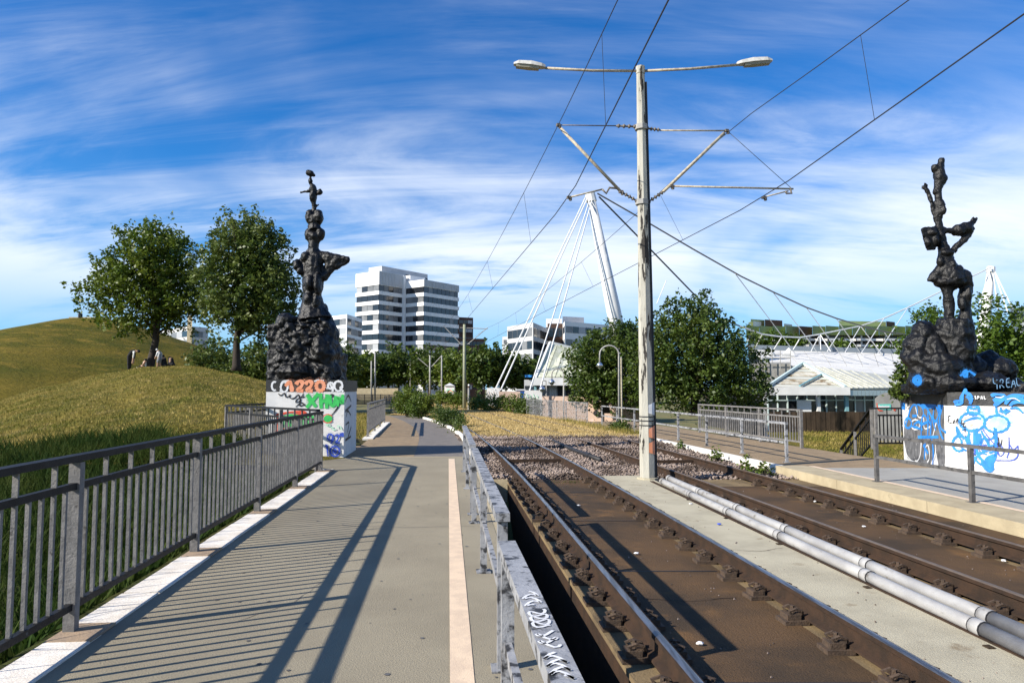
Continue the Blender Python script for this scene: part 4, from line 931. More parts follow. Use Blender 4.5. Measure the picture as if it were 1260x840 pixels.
for _ in range(22000):
    Y = 18 + 32 * rng.random(); X = pth(min(Y, 44)) - (3.0 if Y < 24 else 2.5 - 1.0 * max(0, (min(Y, 44) - 26) / 18)) - 9 * rng.random() ** 1.4
    if X > pth(Y) - 4.7 and Y < 20.6: continue
    pts.append((X, Y, terr(X, Y)))
blades('grass', 'patchy grass left of the far brown path', pts, .14, .03, M['hillb'], .7)
pts = []
for _ in range(9000):
    Y = 20 + 9 * rng.random(); a = 10.7 + 6 * rng.random(); X = a - .09 * Y - dev(Y); pts.append((X, Y, terr(X, Y)))
blades('grass', 'grass slope below the right bar fence', pts, .15, .035, M['hillb'], .7)
# tufts in cracks beside the kerb
pts = []
for u, v, n, s in ((700, 594, 60, .10), ):
    c = gp(u, v, TB)
    for _ in range(n): pts.append((c.x + rng.normal(0, s * 2), c.y + rng.normal(0, s), TB))
blades('grass_tuft', 'small green tuft growing on the rust brown slab', pts, .06, .012, M['greenb'], .8)

# ------------------------------------------------------------------ trees and shrubs
def leaf_arrays(C, size, up=.3, asp=.62):
    n = len(C); nrm = rng.normal(0, 1, (n, 3)); nrm[:, 2] = np.abs(nrm[:, 2]) + up; nrm /= np.linalg.norm(nrm, axis=1)[:, None]
    t = rng.normal(0, 1, (n, 3)); t -= nrm * (t * nrm).sum(1)[:, None]; t /= np.linalg.norm(t, axis=1)[:, None]; b_ = np.cross(nrm, t)
    s = size * rng.uniform(.6, 1.35, n)[:, None]
    V = np.stack([C - t * s, C - b_ * s * asp + nrm * s * .12, C + t * s, C + b_ * s * asp + nrm * s * .12], 1).reshape(-1, 3)
    return V, np.arange(4 * n).reshape(-1, 4)
def clump_points(ells, ncl, nleaf, spread, twig, outer=.45):
    w = np.array([e[3] * e[4] * e[5] for e in ells]); w = w / w.sum(); pts = []; cents = []
    for _ in range(ncl):
        e = ells[rng.choice(len(ells), p=w)]; d = rng.normal(0, 1, 3); d /= np.linalg.norm(d); r = rng.random() ** outer
        c = np.array(e[:3]) + d * np.array(e[3:6]) * r; ax = d + np.array([0, 0, .7]) + rng.normal(0, .35, 3); ax /= np.linalg.norm(ax)
        k = max(3, int(nleaf * rng.uniform(.5, 1.4))); f = rng.random(k) ** .8; L_ = twig * rng.uniform(.5, 1.5)
        q = c + ax * (f * L_)[:, None] + rng.normal(0, 1, (k, 3)) * (spread * (1.1 - .75 * f))[:, None]
        pts.append(q); cents.append(c)
    return np.concatenate(pts), cents
def tree(label, base, fork, ells, ncl, nleaf, lsize, spread, twig, tr, lm, group=None, name='tree', nlimb=16, outer=.45, cat='tree'):
    base = Vector(base); fork = Vector(fork); t = thing(name, label, cat, base, group)
    Pn, cents = clump_points(ells, ncl, nleaf, spread, twig, outer)
    V, Fc = leaf_arrays(Pn, lsize)
    m = MB(); top_ = Vector(ells[0][:3]) + Vector((0, 0, ells[0][5] * .4))
    m.tube([base - Vector((0, 0, .2)), base + (fork - base) * .08, base.lerp(fork, .5), fork, fork.lerp(top_, .5), top_], [tr * 1.45, tr * 1.1, tr * .95, tr * .85, tr * .5, tr * .12], 9)
    idx = rng.choice(len(cents), min(nlimb, len(cents)), replace=False)
    for k in idx:
        e = Vector(cents[k]); s = fork.lerp(top_, rng.uniform(-.05, .55)); mid = s.lerp(e, .5) + Vector((rng.normal(0, .15), rng.normal(0, .15), -.1 * (e - s).length + .2))
        r0 = tr * rng.uniform(.22, .42); m.tube([s, mid, e], [r0, r0 * .6, r0 * .15], 6)
    part('trunk', m, M['bark'], t, True)
    link('crown', np_mesh('crown', V, Fc, lm), t)
    return t
def E(u, v, Y, ru, rv, rd): # crown lobe seen at (u, v)
    c = at(u, v, Y); k = Y / F; return (c.x, c.y, c.z, ru * k, rd, rv * k)
GT = 'trees on the grass mound'
Yt = 49.0; bz = at(184, 453, Yt)
tree('broad leafy tree on the mound above the stooping people', bz, at(192, 418, Yt), [E(188, 345, Yt, 46, 62, 2.8), E(150, 355, Yt, 44, 38, 2.3), E(128, 372, Yt, 26, 22, 1.6), E(218, 355, Yt, 26, 44, 2.2), E(172, 312, Yt, 26, 36, 1.8), E(206, 318, Yt, 26, 38, 1.8), E(226, 375, Yt, 26, 34, 2.0), E(165, 395, Yt, 45, 18, 2.2)], 860, 27, .13, .26, .85, .27, M['leaf'], GT, nlimb=26)
Yt = 45.5; bz = at(291, 452, Yt)
tree('taller leafy tree directly left of the bronze sculpture', bz, at(291, 420, Yt), [E(305, 345, Yt, 48, 64, 2.9), E(272, 335, Yt, 26, 50, 2.1), E(325, 320, Yt, 26, 46, 2.0), E(300, 300, Yt, 30, 36, 1.8), E(340, 365, Yt, 28, 40, 2.2), E(285, 385, Yt, 44, 26, 2.4), E(330, 400, Yt, 34, 24, 2.2)], 960, 27, .125, .26, .8, .24, M['leaf2'], GT, nlimb=26)
# middle evergreen-looking mass in front of the hall
GM = 'dense trees before the sports hall'
Yt = 52.0
tree('dense dark round tree right behind the tram pole', at(855, 508, Yt), at(855, 480, Yt), [E(855, 435, Yt, 62, 66, 3.6), E(832, 405, Yt, 26, 34, 2.0), E(868, 400, Yt, 24, 36, 2.0), E(905, 455, Yt, 40, 46, 2.8), E(920, 485, Yt, 34, 24, 2.4), E(815, 470, Yt, 34, 40, 2.6), E(870, 480, Yt, 60, 28, 3.2), E(800, 445, Yt, 28, 46, 2.2)], 1250, 26, .13, .28, .6, .3, M['leaf_d'], GM, nlimb=18, outer=.55)
Yt = 56.0
tree('dense dark tree left of the tram pole behind the curved lamp', at(745, 505, Yt), at(745, 480, Yt), [E(752, 448, Yt, 46, 50, 3.2), E(770, 425, Yt, 26, 34, 2.2), E(722, 455, Yt, 26, 36, 2.2), E(748, 482, Yt, 52, 24, 3.0)], 720, 26, .135, .28, .6, .28, M['leaf_d'], GM, nlimb=16, outer=.55)
# light green trees behind the right sculpture
Yt = 34.0
for i, (u, v, ru, rv, lab) in enumerate(((1225, 425, 46, 54, 'bright green tree behind the right sculpture at the frame edge'), (1150, 420, 30, 40, 'bright green tree directly behind the right bronze legs'), (1290, 420, 46, 52, 'bright green tree reaching in from beyond the right frame edge'))):
    Yq = Yt + i * 2
    tree(lab, at(u, 520, Yq), at(u, 480, Yq), [E(u, v, Yq, ru, rv, 1.9), E(u - ru * .5, v + 25, Yq, ru * .6, rv * .6, 1.5), E(u + ru * .5, v + 15, Yq, ru * .6, rv * .7, 1.5), E(u, v + 40, Yq, ru, rv * .6, 1.7)], 420, 22, .10, .22, .5, .18, M['leaf_l'], 'bright green trees behind the right sculpture', nlimb=12, outer=.6)
# tree line behind the far track, each its own tree
GL = 'trees of the far treeline'
labs = ['behind the short railing, first of the far treeline', 'below the tower left edge in the far treeline', 'below the tower corner in the far treeline', 'under the middle of the white tower', 'under the right wing of the white tower', 'right of the third tram pole with V shaped arms', 'just left of the greenish tram pole', 'just right of the greenish tram pole', 'left of the white stay cables', 'behind the white stay cables', 'right of the stay cables before the grey office']
for i, (u, vt, w, Y) in enumerate(((436, 432, 24, 118), (456, 436, 22, 128), (478, 428, 26, 122), (503, 424, 26, 126), (528, 428, 26, 120), (548, 430, 24, 116), (562, 432, 22, 112), (592, 424, 30, 108), (616, 428, 26, 110), (638, 440, 22, 112), (660, 446, 20, 112))):
    vb = 486; hgt = vb - vt
    tree('dark green tree ' + labs[i], at(u, vb, Y), at(u, vb - hgt * .3, Y), [E(u, vt + hgt * .36, Y, w * .8, hgt * .36, 2.6), E(u - w * .4, vt + hgt * .5, Y, w * .6, hgt * .28, 2.3), E(u + w * .45, vt + hgt * .48, Y, w * .6, hgt * .28, 2.3), E(u, vt + hgt * .66, Y, w * .8, hgt * .2, 2.3)], 240, 16, .30, .45, .9, .22, M['leaf_d'] if i % 3 else M['leaf'], GL, nlimb=8, outer=.6)
GLh = 'bushy trees behind the mound'
for i, (u, vt, w, Y, lab) in enumerate(((262, 418, 30, 72, 'grey green bushy tree below the two mound trees'), (315, 425, 34, 66, 'grey green bushy tree between mound tree trunk and sculpture'), (348, 408, 26, 80, 'dark tree behind the sculpture rock'), (420, 420, 22, 90, 'dark tree right behind the left sculpture'))):
    vb = 478; hgt = vb - vt
    tree(lab, at(u, vb, Y), at(u, vb - hgt * .3, Y), [E(u, vt + hgt * .4, Y, w * .8, hgt * .4, 2.4), E(u - w * .5, vt + hgt * .6, Y, w * .55, hgt * .35, 2.0), E(u + w * .5, vt + hgt * .55, Y, w * .55, hgt * .35, 2.0), E(u, vt + hgt * .75, Y, w, hgt * .25, 2.2)], 300, 18, .17, .30, .6, .16, M['leaf2'] if i < 2 else M['leaf_d'], GLh, nlimb=8, outer=.6)
# shrubs and hedges
def shrub(label, ells, ncl, nleaf, ls, lm, spread=.12, twig=.25, name='bush', cat='bush', group=None):
    c = ells[0]; t = thing(name, label, cat, (c[0], c[1], c[2] - c[5]), group)
    Pn, ce = clump_points(ells, ncl, nleaf, spread, twig, .6); V, Fc = leaf_arrays(Pn, ls); m = MB()
    for k in rng.choice(len(ce), min(9, len(ce)), replace=False):
        e = Vector(ce[k]); b0 = Vector((c[0] + rng.normal(0, .1), c[1] + rng.normal(0, .1), c[2] - c[5] - .1)); m.tube([b0, b0.lerp(e, .5) + Vector((0, 0, .1)), e], [.03, .02, .006], 5)
    part('stem', m, M['bark'], t); link('foliage', np_mesh('foliage', V, Fc, lm), t); return t
GS = 'bushes along the line'
shrub('round green bush at the bend of the far path, left half', [E(503, 494, 42, 17, 15, 1.0), E(496, 500, 42, 12, 9, .8)], 260, 22, .06, M['leaf'], group=GS)
shrub('round green bush at the bend of the far path, right half', [E(520, 499, 40, 14, 12, .9), E(512, 504, 40, 12, 7, .7)], 220, 22, .06, M['leaf'], group=GS)
shrub('dark grassy shrub between far path kerb and dry grass', [E(554, 516, 31, 13, 8, .7), E(566, 524, 27, 6, 8, .5), E(543, 510, 35, 11, 6, .6)], 240, 22, .045, M['leaf_d'], group=GS)
for i, (u0, u1, v0, v1, Y0, Y1, lab) in enumerate(((536, 572, 483, 497, 62, 60, 'clipped green hedge left of the greenish tram pole'), (578, 648, 486, 507, 56, 48, 'clipped green hedge right of the greenish tram pole'), (636, 664, 492, 512, 48, 45, 'end of the green hedge beside the wire fence'))):
    es = []
    for k in range(6):
        f = (k + .5) / 6; es.append(E(u0 + (u1 - u0) * f, (v0 + v1) / 2 + f * 2, Y0 + (Y1 - Y0) * f, (u1 - u0) / 9, (v1 - v0) / 2, .7))
    shrub(lab, es, 420, 18, .065, M['leaf'] if i != 2 else M['leaf_d'], name='hedge', cat='hedge', group='hedges by the dry grass')
shrub('small leafy shrub squeezed beside the left corner of the right plinth', [E(1113, 462, 16.8, 11, 16, .35), E(1108, 482, 16.8, 8, 10, .3)], 60, 12, .06, M['leaf_d'], .07, .15)
shrub('dark weed bush at the end of the white wall', [E(768, 529, 28, 9, 9, .5), E(758, 527, 28.5, 8, 5, .4)], 90, 18, .045, M['leaf_d'], .07, .2)
for i, (u, v, ru, rv, lab) in enumerate(((918, 575, 6, 17, 'tall weed against the white wall, highest one'), (940, 580, 9, 8, 'spreading weed at the white wall corner'), (882, 561, 6, 10, 'thin weed against the white wall'), (838, 551, 4, 7, 'smallest weed against the white wall'))):
    c = gp(u, v + rv, -.2); Yw = c.y
    shrub(lab, [E(u, v, Yw, ru, rv, .14)], 26, 9, .035, M['leaf'], .04, .1, 'weed', 'plant', 'weeds along the white wall')

# ------------------------------------------------------------------ people under the tree
def person(label, segs, Y, mats, group='people under the mound tree'):
    """segs: list of (x0, y0, r0, x1, y1, r1, material index, dy) in the enlarged view of them"""
    c = (140, 400, 10.5); k = Y / F / c[2]; m = MB(); A = []
    def p(x, y, dy=0): return at(c[0] + x / c[2], c[1] + y / c[2], Y + dy)
    for s in segs:
        a, b_ = p(s[0], s[1], s[7]), p(s[3], s[4], s[7]); A.append((a, b_, s[6]))
        m.tube([a, a.lerp(b_, .5), b_], [s[2] * k, (s[2] + s[5]) / 2 * k, s[5] * k], 8); m.ball(a, s[2] * k, 8, 6); m.ball(b_, s[5] * k, 8, 6)
    me = remeshed('person', m, mats[0], .022, (), 2); me.materials.clear()
    for q in mats: me.materials.append(q)
    idx = []
    for po in me.polygons:
        ce = po.center; best = (1e9, 0)
        for a, b_, mi in A:
            d = b_ - a; f = max(0, min(1, (ce - a).dot(d) / max(d.length_squared, 1e-9))); dd = (ce - (a + d * f)).length
            if dd < best[0]: best = (dd, mi)
        idx.append(best[1])
    me.polygons.foreach_set('material_index', idx)
    o = link('person', me); tag(o, label, 'person', group); return o
PMt = [M['cloth_k'], M['skin'], M['cloth_w'], M['cloth_g']]
YG = 48.3
person('person in black bending far forward left of the tree trunk', [(195, 410, 24, 192, 490, 18, 0, 0), (192, 490, 18, 190, 578, 13, 0, .05), (215, 412, 22, 218, 490, 17, 0, .1), (218, 490, 17, 205, 578, 12, 0, .1), (200, 395, 26, 235, 345, 27, 0, 0), (235, 345, 27, 280, 335, 20, 0, 0), (280, 335, 10, 300, 335, 10, 1, 0), (318, 333, 19, 326, 338, 18, 0, 0), (262, 352, 12, 250, 420, 9, 2, -.12), (250, 420, 8, 238, 490, 8, 1, -.12), (275, 350, 11, 268, 430, 9, 0, .15), (268, 430, 8, 250, 495, 8, 1, .15)], YG, PMt)
person('person sitting on the grass with legs stretched to the left', [(395, 530, 24, 400, 480, 22, 2, 0), (400, 480, 18, 408, 462, 9, 1, 0), (410, 446, 17, 414, 450, 16, 0, 0), (385, 540, 18, 345, 525, 14, 0, -.1), (345, 525, 13, 310, 555, 10, 0, -.1), (310, 555, 9, 298, 552, 11, 2, -.1), (388, 545, 18, 350, 538, 13, 0, .1), (350, 538, 12, 315, 560, 10, 0, .1), (392, 485, 9, 372, 510, 8, 1, -.15), (372, 510, 7, 362, 520, 7, 1, -.15)], YG, PMt)
person('person in grey leaning forward with bare legs right of the trunk', [(575, 445, 22, 568, 485, 13, 3, 0), (568, 485, 12, 562, 535, 9, 1, 0), (600, 445, 22, 600, 490, 13, 3, .1), (600, 490, 12, 604, 535, 9, 1, .1), (590, 440, 32, 592, 375, 34, 3, 0), (592, 375, 30, 580, 348, 26, 3, 0), (570, 335, 9, 562, 330, 9, 1, 0), (556, 318, 17, 558, 322, 16, 2, 0), (562, 360, 12, 545, 400, 9, 2, -.15), (545, 400, 8, 532, 430, 8, 1, -.15), (612, 360, 12, 612, 420, 9, 2, .1)], YG, PMt)
person('person in black seated close behind the one in grey', [(650, 500, 40, 645, 440, 32, 0, .3), (645, 440, 20, 640, 415, 10, 1, .3), (640, 398, 18, 640, 402, 17, 0, .3), (640, 510, 22, 600, 500, 16, 0, .2), (600, 500, 15, 590, 535, 11, 0, .2), (665, 515, 22, 690, 520, 16, 0, .2), (665, 450, 14, 680, 500, 12, 0, .3)], YG, PMt)
person('person in black crouching as the rightmost of the group', [(745, 495, 38, 735, 445, 36, 0, .3), (735, 445, 18, 728, 425, 10, 1, .3), (725, 420, 19, 728, 424, 18, 0, .3), (760, 505, 22, 715, 495, 17, 0, .2), (715, 495, 15, 712, 525, 11, 0, .2), (770, 500, 20, 785, 522, 13, 0, .3), (755, 450, 14, 770, 490, 11, 0, .3), (715, 450, 12, 706, 490, 10, 1, .2)], YG, PMt)
c = at(160.5, 455.5, 47.9); tag(link('bag', MB().ball((c.x + .1, c.y, c.z + .03), (.22, .14, .07), 8, 5).mesh('bag', M['cloth_w'])), 'white bag at the feet of the bending person', 'bag')
c = at(98.7, 390.5, 95); t = thing('litter_bin', 'tiny dark litter bin on top of the grassy hill', 'bin', (c.x, c.y, c.z - .3))
part('body', MB().tube([(c.x, c.y, c.z - .5), (c.x, c.y, c.z + .45)], .28, 8), M['rubber'], t); part('lid', MB().tube([(c.x, c.y, c.z + .45), (c.x, c.y, c.z + .55)], [.3, .2], 8), M['rubber'], t)
tt = MB(); a, b_ = at(88, 391.5, 95.5), at(134, 391.5, 95.5); tt.beam(a + Vector((0, 0, .0)), b_, 1.2, .22)
tag(link('wall', tt.mesh('wall', M['conc'])), 'low pale stone rim on the hilltop', 'wall')

# ------------------------------------------------------------------ buildings
def panes(parent, a, b, z0, z1, n, mats, seed, out_, inset=.0):
    rr = random.Random(seed); a, b = Vector((a[0], a[1], 0)), Vector((b[0], b[1], 0)); d = (b - a) / n; un = d.normalized(); rz = math.atan2(d.y, d.x)
    k = ('pane', round(d.length, 2), round(z1 - z0, 2))
    for i in range(n):
        m = rr.choice(mats); kk = k + (m.name,)
        if kk not in ME: ME[kk] = MB().box((0, 0, (z1 - z0) / 2), (d.length - .16, .10, z1 - z0)).mesh('window_pane', m)
        p = a + d * (i + .5) + out_ * inset; link('window_pane', ME[kk], parent, Vector((p.x, p.y, z0)) - parent.location, rz)
TW = thing('office_tower', 'white office tower with dark ribbon windows in two wings', 'building', (-47.4, 250, -2.6))
c1_ = Vector((-47.4, 250, 0)); er = Vector((.6, .8, 0)); el = Vector((-.8, .6, 0))
mats_w = [M['glass_d']] * 6 + [M['glass_m']]
def wing(c, wl_, wr, ztop, wtop, nl, nr, seed):
    q = [c, c + er * wr, c + er * wr + el * wl_, c + el * wl_]
    ins = lambda k: [c + er * k + el * k, c + er * (wr - k) + el * k, c + er * (wr - k) + el * (wl_ - k), c + er * k + el * (wl_ - k)]
    part('parapet', MB().prism([(p.x, p.y) for p in q], wtop, ztop), M['twall'], TW)
    core = ins(.5); part('core', MB().prism([(p.x, p.y) for p in core], -2.6, ztop - .5), M['tgrey'], TW)
    z = wtop
    for k in range(11):
        wb = z - 2.15; nb2 = z - 3.5
        part('spandrel', MB().prism([(p.x, p.y) for p in q], nb2, wb), M['twall'], TW)
        i_ = ins(.3)
        panes(TW, i_[3], i_[0], wb, z, nl, mats_w + [M['glass_m'], M['glass_m'], M['glass_l']], seed + k * 3, el * 0); panes(TW, i_[0], i_[1], wb, z, nr, mats_w, seed + k * 3 + 1, el * 0)
        z = nb2
        if z < 6: break
wing(c1_, 12.5, 12.3, 43.6, 38.6, 4, 5, 10)
c2_ = c1_ + er * 12.9 - el * 9.6
wing(c2_, 22, 19.4, 41.2, 38.6, 4, 8, 50)
for cc, ww, z0_, z1_, nn_ in ((c1_, 11.4, 38.75, 43.45, 8), (c2_, 19.3, 38.75, 41.05, 13)):
    for i in range(nn_):
        a_, b_ = cc + er * (ww * i / nn_ + .12) - el * .1, cc + er * (ww * (i + 1) / nn_ - .06) - el * .1
        part('cladding_panel', MB().prism([(a_.x, a_.y), (b_.x, b_.y), (b_.x + el.x * .08, b_.y + el.y * .08), (a_.x + el.x * .08, a_.y + el.y * .08)], z0_, z1_), M['tgrey'], TW)
pc = c1_ + er * 12.35 - el * .0
part('pier', MB().prism([(p.x, p.y) for p in (pc - er * .7 - el * .6, pc + er * .5 - el * .6, pc + er * .5 + el * 10, pc - er * .7 + el * 10)], -2.6, 43.2), M['twall'], TW)
ph = c1_ + er * 4 + el * 3
pq = [ph, ph + er * 24, ph + er * 24 + el * 7, ph + el * 7]
part('roof_house', MB().prism([(p.x, p.y) for p in pq], 41.3, 46.2), M['tgrey'], TW)
part('roof_house', MB().prism([(p.x, p.y) for p in (c2_ + er * 1 + el * 8, c2_ + er * 9 + el * 8, c2_ + er * 9 + el * 13, c2_ + er * 1 + el * 13)], 41.21, 43.6), M['twall'], TW)
panes(TW, ph + er * 12 - el * .1, ph + er * 24 - el * .1, 43.2, 44.6, 4, [M['glass_d']], 5, el)

def bands(label, cat, quad, zb, zt, nfl, wh, mw, mg, npane, faces=((3, 0), (0, 1)), name='office_building', group=None, par=1.2):
    """a block with ribbon windows: quad in plan (front corner first), nfl storeys"""
    q = [Vector((p[0], p[1], 0)) for p in quad]; ce = sum(q, Vector()) / len(q); t = thing(name, label, cat, (q[0].x, q[0].y, zb), group)
    part('wall', MB().prism([(p.x, p.y) for p in q], zb, zt), mw, t)
    fh = (zt - par - zb) / nfl
    for fi, (i, j) in enumerate(faces):
        a, b_ = q[i], q[j]; d = (b_ - a).normalized(); nn = Vector((d.y, -d.x, 0)); 
        if nn.dot(a - ce) < 0: nn = -nn
        for k in range(nfl):
            z1 = zt - par - k * fh; panes(t, a + d * .4 + nn * .02, b_ - d * .4 + nn * .02, z1 - wh, z1, npane[fi], mg, k * 7 + fi, nn)
    return t
def wpt(u, Y): return ((u - 630) / F * Y, Y)
def zat(v, Y): return at(630, v, Y).z
B1 = bands('grey white office block with ribbon windows behind the stay cables', 'building', [wpt(656, 170), wpt(676, 190), wpt(640, 200), wpt(624, 182)], -2.6, zat(397.5, 172), 6, 2.0, M['tgrey'], [M['glass_d'], M['glass_d'], M['glass_m']], (5, 5))
B2 = bands('long white office block behind the dark trees and leaning mast', 'building', [wpt(695, 182), wpt(800, 205), wpt(800, 225), wpt(690, 200)], -2.6, zat(396, 184), 6, 1.7, M['twall'], [M['glass_d'], M['glass_m'], M['glass_l'], M['glass_l']], (3, 14))
B2b = bands('dark recessed stair block between the two grey offices', 'building', [wpt(674, 190), wpt(694, 190), wpt(694, 205), wpt(674, 205)], -2.6, zat(398, 190), 5, 2.4, M['brown'], [M['glass_d']], (2, 3))
part('roof_house', MB().prism([wpt(672, 191), wpt(692, 191), wpt(692, 199), wpt(672, 199)], zat(398, 191) - 1, zat(392, 191)), M['twall'], B2b)
part('roof_house', MB().prism([wpt(692.5, 196), wpt(719, 199), wpt(719, 206), wpt(692.5, 206)], zat(398, 190) - 1, zat(390, 198)), M['tgrey'], B2)
B3 = bands('dark brown brick tower peeking out right of the white tower', 'building', [wpt(563, 300), wpt(582, 303), wpt(582, 315), wpt(561, 312)], -2.6, zat(390, 300), 9, 1.4, M['brown'], [M['glass_d'], M['glass_l']], (1, 3))
B4 = bands('low dark block below the brown tower', 'building', [wpt(560, 270), wpt(597, 273), wpt(597, 290), wpt(558, 290)], -2.6, zat(416, 270), 4, 1.5, M['brown'], [M['glass_d'], M['glass_d'], M['glass_l']], (2, 7))
B5 = bands('grey white building between sculpture and white tower', 'building', [wpt(426, 215), wpt(445, 230), wpt(430, 240), wpt(395, 225)], -2.6, zat(387, 216), 9, 1.9, M['twall'], [M['glass_d'], M['glass_m'], M['glass_l']], (4, 4))
B6 = bands('pale building showing between the two mound trees', 'building', [wpt(231, 190), wpt(255, 196), wpt(250, 210), wpt(196, 205)], -2.6, zat(401, 190), 8, 1.6, M['tgrey'], [M['glass_m'], M['glass_l'], M['glass_d']], (5, 4))
part('stair_tower', MB().prism([wpt(229, 189), wpt(235, 189), wpt(235, 195), wpt(229, 195)], -2.6, zat(388, 189)), M['conc'], B6)
B7 = bands('small white building far right of the green treeline', 'building', [wpt(618, 260), wpt(628, 260), wpt(628, 270), wpt(618, 270)], -2.6, zat(414, 260), 4, 1.5, M['twall'], [M['glass_m']], (1, 2))
B8 = bands('white building at the right frame edge above bright trees', 'building', [wpt(1246, 150), wpt(1330, 155), wpt(1330, 170), wpt(1250, 170)], -2.6, zat(379, 150), 4, 1.5, M['twall'], [M['glass_m'], M['glass_d']], (1, 8))
# green clad building
GBD = thing('office_building', 'long green clad building with flat roof houses behind the hall', 'building', (wpt(919, 200)[0], 200, -2.6))
def gbx(name, u0, u1, v0, v1, Y, dpt, m): return part(name, MB().prism([wpt(u0, Y), wpt(u1, Y + 3), wpt(u1, Y + dpt), wpt(u0, Y + dpt)], zat(v1, Y), zat(v0, Y)), m, GBD)
for i in range(13):
    u0 = 919 + i * 16.4
    if i in (4,): gbx('facade_panel', u0, u0 + 16.2, 401, 411.5, 199.5, 14, M['brown']); continue
    gbx('facade_panel', u0, u0 + 16.2, 400.6, 411.5, 200, 14, M['gpanel'])
gbx('roof_house', 925, 942, 392.5, 400.5, 204, 8, M['gpanel']); gbx('roof_house', 942.3, 964, 393, 400.4, 204, 8, M['brown'])
gbx('roof_house', 1034, 1092, 394.5, 400.5, 204, 9, M['gpanel']); gbx('roof_house', 1092.3, 1103, 395, 400.4, 204, 9, M['brown'])
gbx('vent_box', 928, 938, 395, 401, 202, 4, M['white']); gbx('vent_box', 966, 976, 398, 400.5, 203, 4, M['tgrey'])
gbx('lower_storey', 921, 1130, 411.6, 500, 203, 12, M['glass_d'])
for v in (416, 423.5): 
    for i in range(6): gbx('balustrade', 919 + i * 34, 919 + i * 34 + 33, v, v + 3.0, 200.5, 1.5, M['twall'])
for u in (922, 996, 1008, 1019, 1060, 1090): gbx('column', u, u + 2.2, 412, 440, 200.2, 1.2, M['tgrey'])
for i, (u, vt, w) in enumerate(((965, 407, 26), (1035, 419, 16), (940, 412, 18), (1085, 424, 16))):
    Y = 150
    tree('bright tree before the green clad building, ' + ('largest, left of centre', 'small one near its middle', 'smaller one at its left end', 'small one near its right end')[i], at(u, 450, Y), at(u, 440, Y), [E(u, vt + 12, Y, w * .8, 12, 2.4), E(u + w * .4, vt + 20, Y, w * .6, 12, 2.2)], 120, 14, .32, .5, .9, .2, M['leaf_l'], 'trees before the green clad building', nlimb=5, outer=.6)

# sports hall: roof, hanging trusses and masts
HY = 112.0
HA = thing('sports_hall', 'white roofed sports hall with suspended roof behind the pavilion', 'building', (60, 105, -2.6))
ra, rb_, rc_, rd_ = at(925, 430, 118), at(1140, 436, 118), at(1140, 452.5, 100), at(945, 449, 100)
for i in range(10):
    f0, f1_ = i / 10 + .0015, (i + 1) / 10 - .0015
    part('roof_panel', MB().slab([ra.lerp(rb_, f0), ra.lerp(rb_, f1_), rd_.lerp(rc_, f1_), rd_.lerp(rc_, f0)], .25), M['white2'], HA)
part('roof_edge', MB().beam(ra + Vector((0, .3, .35)), rb_ + Vector((0, .3, .35)), .5, .9), M['slate'], HA)
for u in (946, 969):
    c = at(u, 430, 110); part('roof_fin', MB().add([c + Vector((-1, 0, -1)), c + Vector((1.2, 0, -1)), c + Vector((.3, 0, .3)), c + Vector((-1, .4, -1)), c + Vector((1.2, .4, -1)), c + Vector((.3, .4, .3))], [(0, 1, 2), (5, 4, 3), (0, 3, 4, 1), (1, 4, 5, 2), (2, 5, 3, 0)]), M['white'], HA)
la, lb, lc_, ld = at(985, 449.5, 99), at(1150, 452, 99), at(1150, 476, 78), at(1035, 472, 74)
for i in range(8):
    f0, f1_ = i / 8 + .002, (i + 1) / 8 - .002
    part('roof_panel', MB().slab([la.lerp(lb, f0), la.lerp(lb, f1_), ld.lerp(lc_, f1_), ld.lerp(lc_, f0)], .2), M['white2'], HA)
part('wall', MB().prism([wpt(925, 119), wpt(1150, 119), wpt(1150, 101), wpt(945, 101)], -2.6, at(925, 452, 100).z - .5), M['tgrey'], HA)
# scaffold on the roof edge
sc = MB()
for v in (436, 440.5, 446): sc.tube([at(932, v, 98), at(973, v, 98)], .07, 5)
for u in (935, 941, 950, 960, 972.5): sc.tube([at(u, 431, 98), at(u, 456, 98)], .06, 5)
part('roof_gantry', sc, M['concpole'], HA)
part('eave_wall', MB().prism([wpt(925, 98.5), wpt(972, 98.5), wpt(972, 103), wpt(925, 103)], -2.6, zat(447, 98)), M['shelter'], HA)
# masts
def mast(label, top_uv, base_uv, Y, r0, r1):
    a, b_ = at(*base_uv, Y), at(*top_uv, Y); d = b_ - a; a = a + d * ((-2.6 - a.z) / d.z)
    t = thing('mast', label, 'mast', a, 'white masts of the sports hall')
    part('shaft', MB().tube([a, a.lerp(b_, .5), b_], [r0, r0, r1], 12), M['white'], t, True)
    e = d.normalized(); part('mast_head', MB().tube([b_ - e * .9, b_ + e * .3], [r1 * 1.35, r1 * 1.2], 10), M['white'], t)
    return t, b_
MA, mtop = mast('tall white leaning mast behind the tram pole', (726.5, 240, ), (757, 392), 92, .95, .52)
MBm, mtop2 = mast('distant white mast right of the right sculpture', (1219.5, 330), (1214, 376), 147, 1.2, .66)
def cable(parent, pts, r, m='white', nm='cable'): part(nm, MB().tube(pts, r, 6), M[m], parent)
for u, v, Y, s in ((609, 480, 80, -.5), (616, 480, 80, -.2), (650, 486, 74, .1), (662, 488, 74, .4)):
    cable(MA, [mtop + Vector((s, 0, 0)), at(u, v, Y)], .085)
